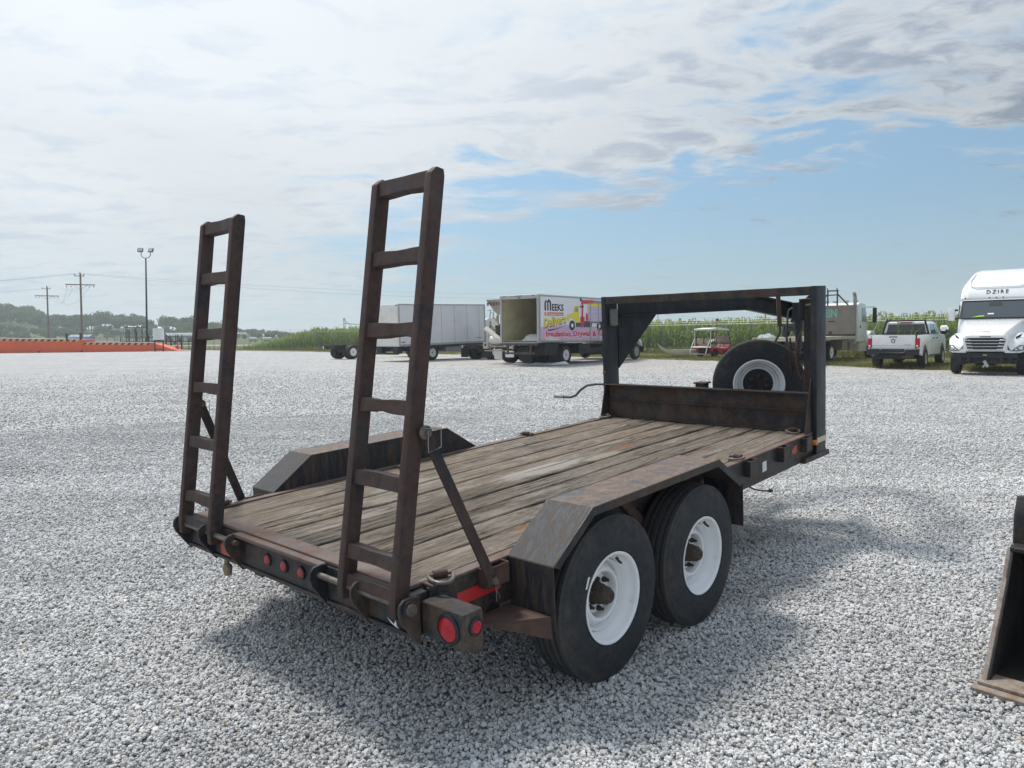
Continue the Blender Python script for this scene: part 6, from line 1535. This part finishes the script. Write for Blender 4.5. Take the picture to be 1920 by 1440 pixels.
    cab = M().loft([csec(-1.00, 1.18, 1.05, 2.05, 1.1), csec(-1.42, 1.20, 1.0, 2.76, 1.08), csec(-1.62, 1.21, 1.0, 3.06, 1.05), csec(-3.9, 1.22, .9, 3.1, 1.1)]).obj('cab', wc, p, .05, 3, smooth=45)
    fa = []
    for y, w, zb, zt, wt in [(-1.44, 1.17, 2.78, 2.86, 1.10), (-1.56, 1.185, 2.80, 3.12, 1.06), (-1.85, 1.20, 2.90, 3.42, 1.02), (-2.35, 1.20, 2.95, 3.76, .96), (-3.0, 1.20, 3.0, 3.97, .90), (-3.9, 1.20, 3.0, 4.05, .90)]:
        fa.append([(-w, y, zb), (w, y, zb), (w - .01, y, zb + (zt - zb) * .55), (wt, y, zt - .05), (wt - .16, y, zt), (-wt + .16, y, zt), (-wt, y, zt - .05), (-w + .01, y, zb + (zt - zb) * .55)])
    fair = M().loft(fa).obj('roof_fairing', wc, cab, .03, 3, smooth=60)
    # raised panel on the fairing
    pan = M().add([(-.86, -1.60, 3.205), (.86, -1.60, 3.205), (.98, -1.80, 3.39), (.86, -2.40, 3.80), (.62, -2.85, 3.935), (-.62, -2.85, 3.935), (-.86, -2.40, 3.80), (-.98, -1.80, 3.39)], [(0, 1, 2, 3, 4, 5, 6, 7)])
    pan.v = [(x, y + .012, z + .012) for x, y, z in pan.v]
    M().tube([(x, y + .006, z + .010) for x, y, z in [(-.80, -2.45, 3.82), (-.93, -1.95, 3.50), (-.86, -1.70, 3.30), (-.70, -1.64, 3.245), (.70, -1.64, 3.245), (.86, -1.70, 3.30), (.93, -1.95, 3.50), (.80, -2.45, 3.82)]], .022, 6).obj('fairing_ridge', wc, fair, smooth=60)
    text_obj('DZIRE', 'lettering', mt['print_dark'], fair, (.33, -1.50, 2.985), (-1, 0, 0), Vector((0, -.34, 1)).normalized(), .70, .165, .004, thick=.006, gap=1.35)
    for x in (-1.02, -.22, 0, .22, 1.02): M().lathe([(0, .030), (.02, .026), (.022, .004)], (x, -1.455, 2.845), (0, 1, 0), 12).obj('roof_light', mt['red_lens_faded'], cab).scale = (1, 1, 1)
    ws = M().add([(-1.06, -1.015, 2.07), (1.06, -1.015, 2.07), (1.02, -1.375, 2.68), (-1.02, -1.375, 2.68)], [(0, 1, 2, 3)]); ws.v = [(x, y + .03, z + .018) for x, y, z in ws.v]
    w_ = ws.obj('windscreen', mt['glass_grey'], cab)
    fr = M().bar((-1.10, -.97, 2.06), (-1.07, -1.365, 2.72), .06, .03).bar((1.10, -.97, 2.06), (1.07, -1.365, 2.72), .06, .03).bar((-1.07, -1.36, 2.72), (1.07, -1.36, 2.72), .04, .05).bar((-1.1, -.965, 2.055), (1.1, -.965, 2.055), .04, .04).obj('screen_seal', mt['black'], cab)
    M().add([(-.20, -1.315, 2.655), (.20, -1.315, 2.655), (.20, -1.235, 2.53), (-.20, -1.235, 2.53)], [(0, 1, 2, 3)]).obj('camera_pod', mt['black'], w_)
    M().add([(.02, -1.075, 2.25), (.22, -1.075, 2.25), (.22, -1.045, 2.20), (.02, -1.045, 2.20)], [(0, 1, 2, 3)]).obj('screen_label', mt['plate'], w_)
    v = M().add([(.30, -.990, 2.125), (.62, -.984, 2.105), (.75, -.990, 2.095), (.50, -1.010, 2.16), (.34, -1.015, 2.17)], [(0, 1, 2, 3, 4)]).obj('safety_vest', mt['lime'], w_)
    for s in (-1, 1):
        M().box(*sorted((s * 1.30, s * 1.52)), -1.25, -1.10, 1.98, 2.46).obj('mirror', wc, cab, .04, 2); M().box(*sorted((s * 1.32, s * 1.50)), -1.255, -1.251, 2.02, 2.42).obj('mirror_glass', mt['black'], cab)
        M().box(*sorted((s * 1.205, s * 1.31)), -1.20, -1.12, 2.35, 2.42).box(*sorted((s * 1.205, s * 1.31)), -1.20, -1.12, 2.02, 2.08).obj('mirror_arm', mt['black'], cab)
        M().lathe([(-.13, .04), (-.08, .105), (.10, .11), (.14, .05)], (s * 1.46, -.02, 1.70), (s, .2, 0), 16).obj('hood_mirror', wc, p, smooth=50); M().bar((s * 1.05, .18, 1.40), (s * 1.42, .02, 1.66), .06, .05).obj('hood_mirror_arm', mt['black'], p)
        M().add([(s * 1.195, -1.15, 2.05), (s * 1.215, -1.9, 2.05), (s * 1.215, -1.9, 2.6), (s * 1.205, -1.42, 2.6)], [(0, 1, 2, 3)]).obj('side_window', mt['glass'], cab)
        M().box(*sorted((s * .85, s * 1.20)), -3.8, -1.1, .45, .98).obj('side_skirt', wc, p, .03)
        for y in (-4.9, -6.2): twheel(p, s * .92, y, s, .51, .27, 'rim_alu', True)
    frame_rails(p, -6.8, .9, .80)
mt['headlamp'] = glassy('smoked headlamp', (.10, .11, .12), .12)
mt['alu_bright'] = plain('silver grille bar', (.62, .63, .65), .3, .4, .06, 5)
mt['glass_grey'] = glassy('grey windscreen', (.045, .060, .072), .08)
mt['print_dark'] = flat('dark vinyl letters', (.045, .055, .08))
mt['cone'] = flat('faded red cone', (.55, .03, .09))
semi()

# ---- loader bucket at the right edge of the picture
def bucket():
    mt['bk'] = rusty('worn black bucket', (.009, .011, .014), (.055, .037, .027), .25, 7, (1, 1, .4), .5, .10, .5, (.14, .12, .10), .25)
    mt['bk_in'] = rusty('muddy bucket inside', (.008, .009, .011), (.030, .023, .017), .40, 6, (1, 1, 1), .55, .12, .5, (.07, .058, .042), .20)
    mt['edge_steel'] = rusty('worn cutting edge', (.30, .265, .235), (.20, .13, .09), .5, 12, (1, 1, 1), .45, .12, .5, (.42, .38, .34), .45)
    a = math.atan2(-.73, .68)
    p = thing('loader_bucket', 'black loader bucket with a rusty cutting edge resting on the gravel', 'bucket', (2.165, 3.275, 0), a)
    # own axes: x along the cutting edge, +y back into the bucket
    L = 1.85
    pro = [(0, .015), (.52, .03), (.66, .09), (.72, .22), (.66, .42), (.40, .575)]
    inn = [(p_[0] - .0 if i < 2 else p_[0] - .02, p_[1] + (.014 if i < 3 else 0)) for i, p_ in enumerate(pro)]
    M().prism(pro + inn[::-1], 0, 0, L).obj('shell', mt['bk_in'], p, smooth=40)
    for x in (0, L - .022): M().prism([(-.01, .02), (.52, .02), (.68, .08), (.74, .22), (.68, .44), (.40, .60), (.365, .585), (.30, .45)], 0, x, x + .022).obj('side_plate', mt['bk'], p, .004)
    M().prism([(-.012, .03), (.30, .45), (.365, .585), (.385, .575), (.32, .44), (.01, .02)], 0, -.010, .012).obj('side_cutter', mt['edge_steel'], p, .003)
    M().box(-.035, L + .03, -.075, .075, .0, .026).obj('cutting_edge', mt['edge_steel'], p, .004); M().box(-.02, L, -.03, .10, .0265, .044).obj('edge_wear_bar', mt['edge_steel'], p, .003)
    M().box(.01, L, .335, .43, .575, .600).obj('top_rail', mt['bk'], p, .004)
    M().prism([(.44, .585), (.56, .56), (.62, .68), (.58, .80), (.50, .83), (.45, .74)], 0, -.005, .12).obj('mount_ear', mt['bk'], p, .01)
    M().box(.04, 1.2, .60, .68, .60, .95).obj('mount_plate', mt['bk'], p, .02)
bucket()

# ---- orange loading dock, sign, cone, racks
def stripe_mat():
    m, t, b = new_mat('hazard stripes'); v = coords(t); x, y, z = t.sep(v)
    s = t.math('PINGPONG', t.math('SUBTRACT', x, t.math('MULTIPLY', z, .9)), .42)
    c = t.mix(t.math('GREATER_THAN', s, .21), (.62, .42, .16), (.025, .022, .02))
    c = t.mix(t.smooth(t.noise(v, 3, 6, .7), .55, .7, 0, .55), c, (.30, .20, .12))
    t.put(b.inputs['Base Color'], c); b.inputs['Roughness'].default_value = .6; return m
mt['stripe'] = stripe_mat(); mt['slab'] = plain('pale dock slab', (.46, .45, .43), .8, 0, .1, 1)
dk = thing('loading_dock', 'orange loading dock in two levels with striped edges and a ramp down', 'loading dock', (-56, 95, 0))
dk.rotation_euler = (0, 0, 0)
M().prism([(-26, 0), (.2, 0), (.2, 1.60), (-26, 2.25)], 1, 0, 3).obj('upper_deck', mt['orange'], dk)
M().prism([(.22, 0), (9.5, 0), (9.5, 1.07), (.22, 1.25)], 1, .05, 2.6).obj('lower_deck', mt['orange'], dk)
M().prism([(9.51, 0), (12.5, 0), (12.5, .06), (9.51, 1.06)], 1, .1, 2.2).obj('ramp', mt['orange'], dk)
M().add([(-25, -.012, 1.98), (-.1, -.012, 1.37), (-.1, -.012, 1.60), (-25, -.012, 2.21)], [(0, 1, 2, 3)]).obj('hazard_stripe', mt['stripe'], dk); M().add([(.3, .036, 1.0), (9.1, .036, .83), (9.1, .036, 1.06), (.3, .036, 1.23)], [(0, 1, 2, 3)]).obj('hazard_stripe', mt['stripe'], dk)
M().prism([(-26, 2.255), (.2, 1.605), (.2, 1.68), (-26, 2.33)], 1, .3, 2.9).obj('deck_slab', mt['slab'], dk); M().prism([(.22, 1.255), (9.5, 1.075), (9.5, 1.15), (.22, 1.33)], 1, .4, 2.5).obj('deck_slab', mt['slab'], dk)
for x, h in ((-10.6, 2.95), (-1.8, 2.45), (.0, 2.45)): M().box(x - .09, x + .09, .1, .28, 0, h).obj('bollard', mt['black'], dk)
for x in (-5.4, -10.5, .15): M().box(x - .12, x + .12, -.05, -.001, 0, .22).obj('foot', mt['black'], dk)
M().box(9.0, 16.5, -.6, -.3, 0, .06).obj('drive_plate', mt['slab'], dk)
sg = thing('sign_board', 'white notice board on two dark legs in front of the orange ramp', 'sign', (-44.8, 93.0, 0), R(-6))
M().box(-.74, .74, -.04, .02, 1.50, 2.92).obj('board', mt['plate'], sg, .02)
def print_mat():
    m, t, b = new_mat('grey small print'); b.inputs['Base Color'].default_value = (.22, .23, .26, 1); b.inputs['Roughness'].default_value = .6; return m
mt['smallprint'] = print_mat()
m = M()
m.box(-.60, .60, -.046, -.042, 2.70, 2.75)
for k in range(8): m.box(-.58, -.58 + 1.1 * (.7 + .3 * math.sin(k * 2.1) ** 2), -.046, -.042, 2.50 - k * .115, 2.522 - k * .115)
m.obj('notice_lines', mt['smallprint'], sg)
M().box(-.62, -.50, -.03, .06, 0, 1.50).box(.50, .62, -.03, .06, 0, 1.50).box(-.5, .5, -.02, .05, .22, .34).obj('leg', mt['black'], sg)
cn = thing('traffic_cone', 'faded red traffic cone with a white collar patch at the foot of the orange ramp', 'traffic cone', (-44.3, 96.9, 0))
M().lathe([(0, .30), (.15, .27), (1.0, .08), (1.15, .06), (1.16, .001)], (0, 0, .04), (0, 0, 1), 18).obj('cone', mt['cone'], cn); M().box(-.36, .36, -.36, .36, 0, .045).obj('base', mt['cone'], cn)
M().lathe([(0, .09), (.01, .09)], (0, -.185, .74), (0, -1, .25), 14).obj('collar_patch', mt['plate'], cn)
rk = thing('steel_rack_pile', 'pile of dark steel racks and posts stacked behind the lower orange dock', 'racks', (-50.5, 104, 0))
r_ = random.Random(12)
for i in range(26):
    x = -5.2 + i * .42 + r_.uniform(-.1, .1); h = r_.uniform(1.3, 2.4) if not 1 < i < 9 else r_.uniform(2.6, 3.4)
    yy = r_.uniform(-1, 1); M().box(x - .04, x + .04, yy - .04, yy + .04, 0, h).obj('post', mt['blackmetal'], rk)
m = M()
m.bar((-4.4, 0, 3.3), (-1.4, 0, 3.3), .08, .08).bar((-4.8, 0, 1.3), (5.5, 0, 1.2), .10, .10).bar((-4.8, .5, .9), (5.8, .5, .8), .10, .10)
for i in range(9):
    x = r_.uniform(-1, 5.6); m.bar((x, r_.uniform(-.8, .8), r_.uniform(.7, 1.1)), (x + r_.uniform(-1.2, 1.2), r_.uniform(-.8, .8), r_.uniform(1.4, 2.4)), .07, .07)
m.bar((1.1, 0, 2.5), (2.8, 0, .9), .1, .1).bar((1.1, 0, 2.5), (.2, 0, 1.3), .1, .1); m.obj('rail', mt['blackmetal'], rk)

# ---- haze: one closed box of thin air round the whole place
hz = M().box(-1420, 1420, -320, 1520, -1.0, 46).obj('haze', None, smooth=0)
mh = bpy.data.materials.new('thin summer haze'); mh.use_nodes = True
nt = mh.node_tree; nt.nodes.clear(); ho = nt.nodes.new('ShaderNodeOutputMaterial'); pv = nt.nodes.new('ShaderNodeVolumePrincipled')
pv.inputs['Color'].default_value = (.86, .93, 1.0, 1); pv.inputs['Density'].default_value = .00050; pv.inputs['Anisotropy'].default_value = .2
nt.links.new(pv.outputs[0], ho.inputs['Volume']); hz.data.materials.append(mh); tag(hz, kind='stuff')
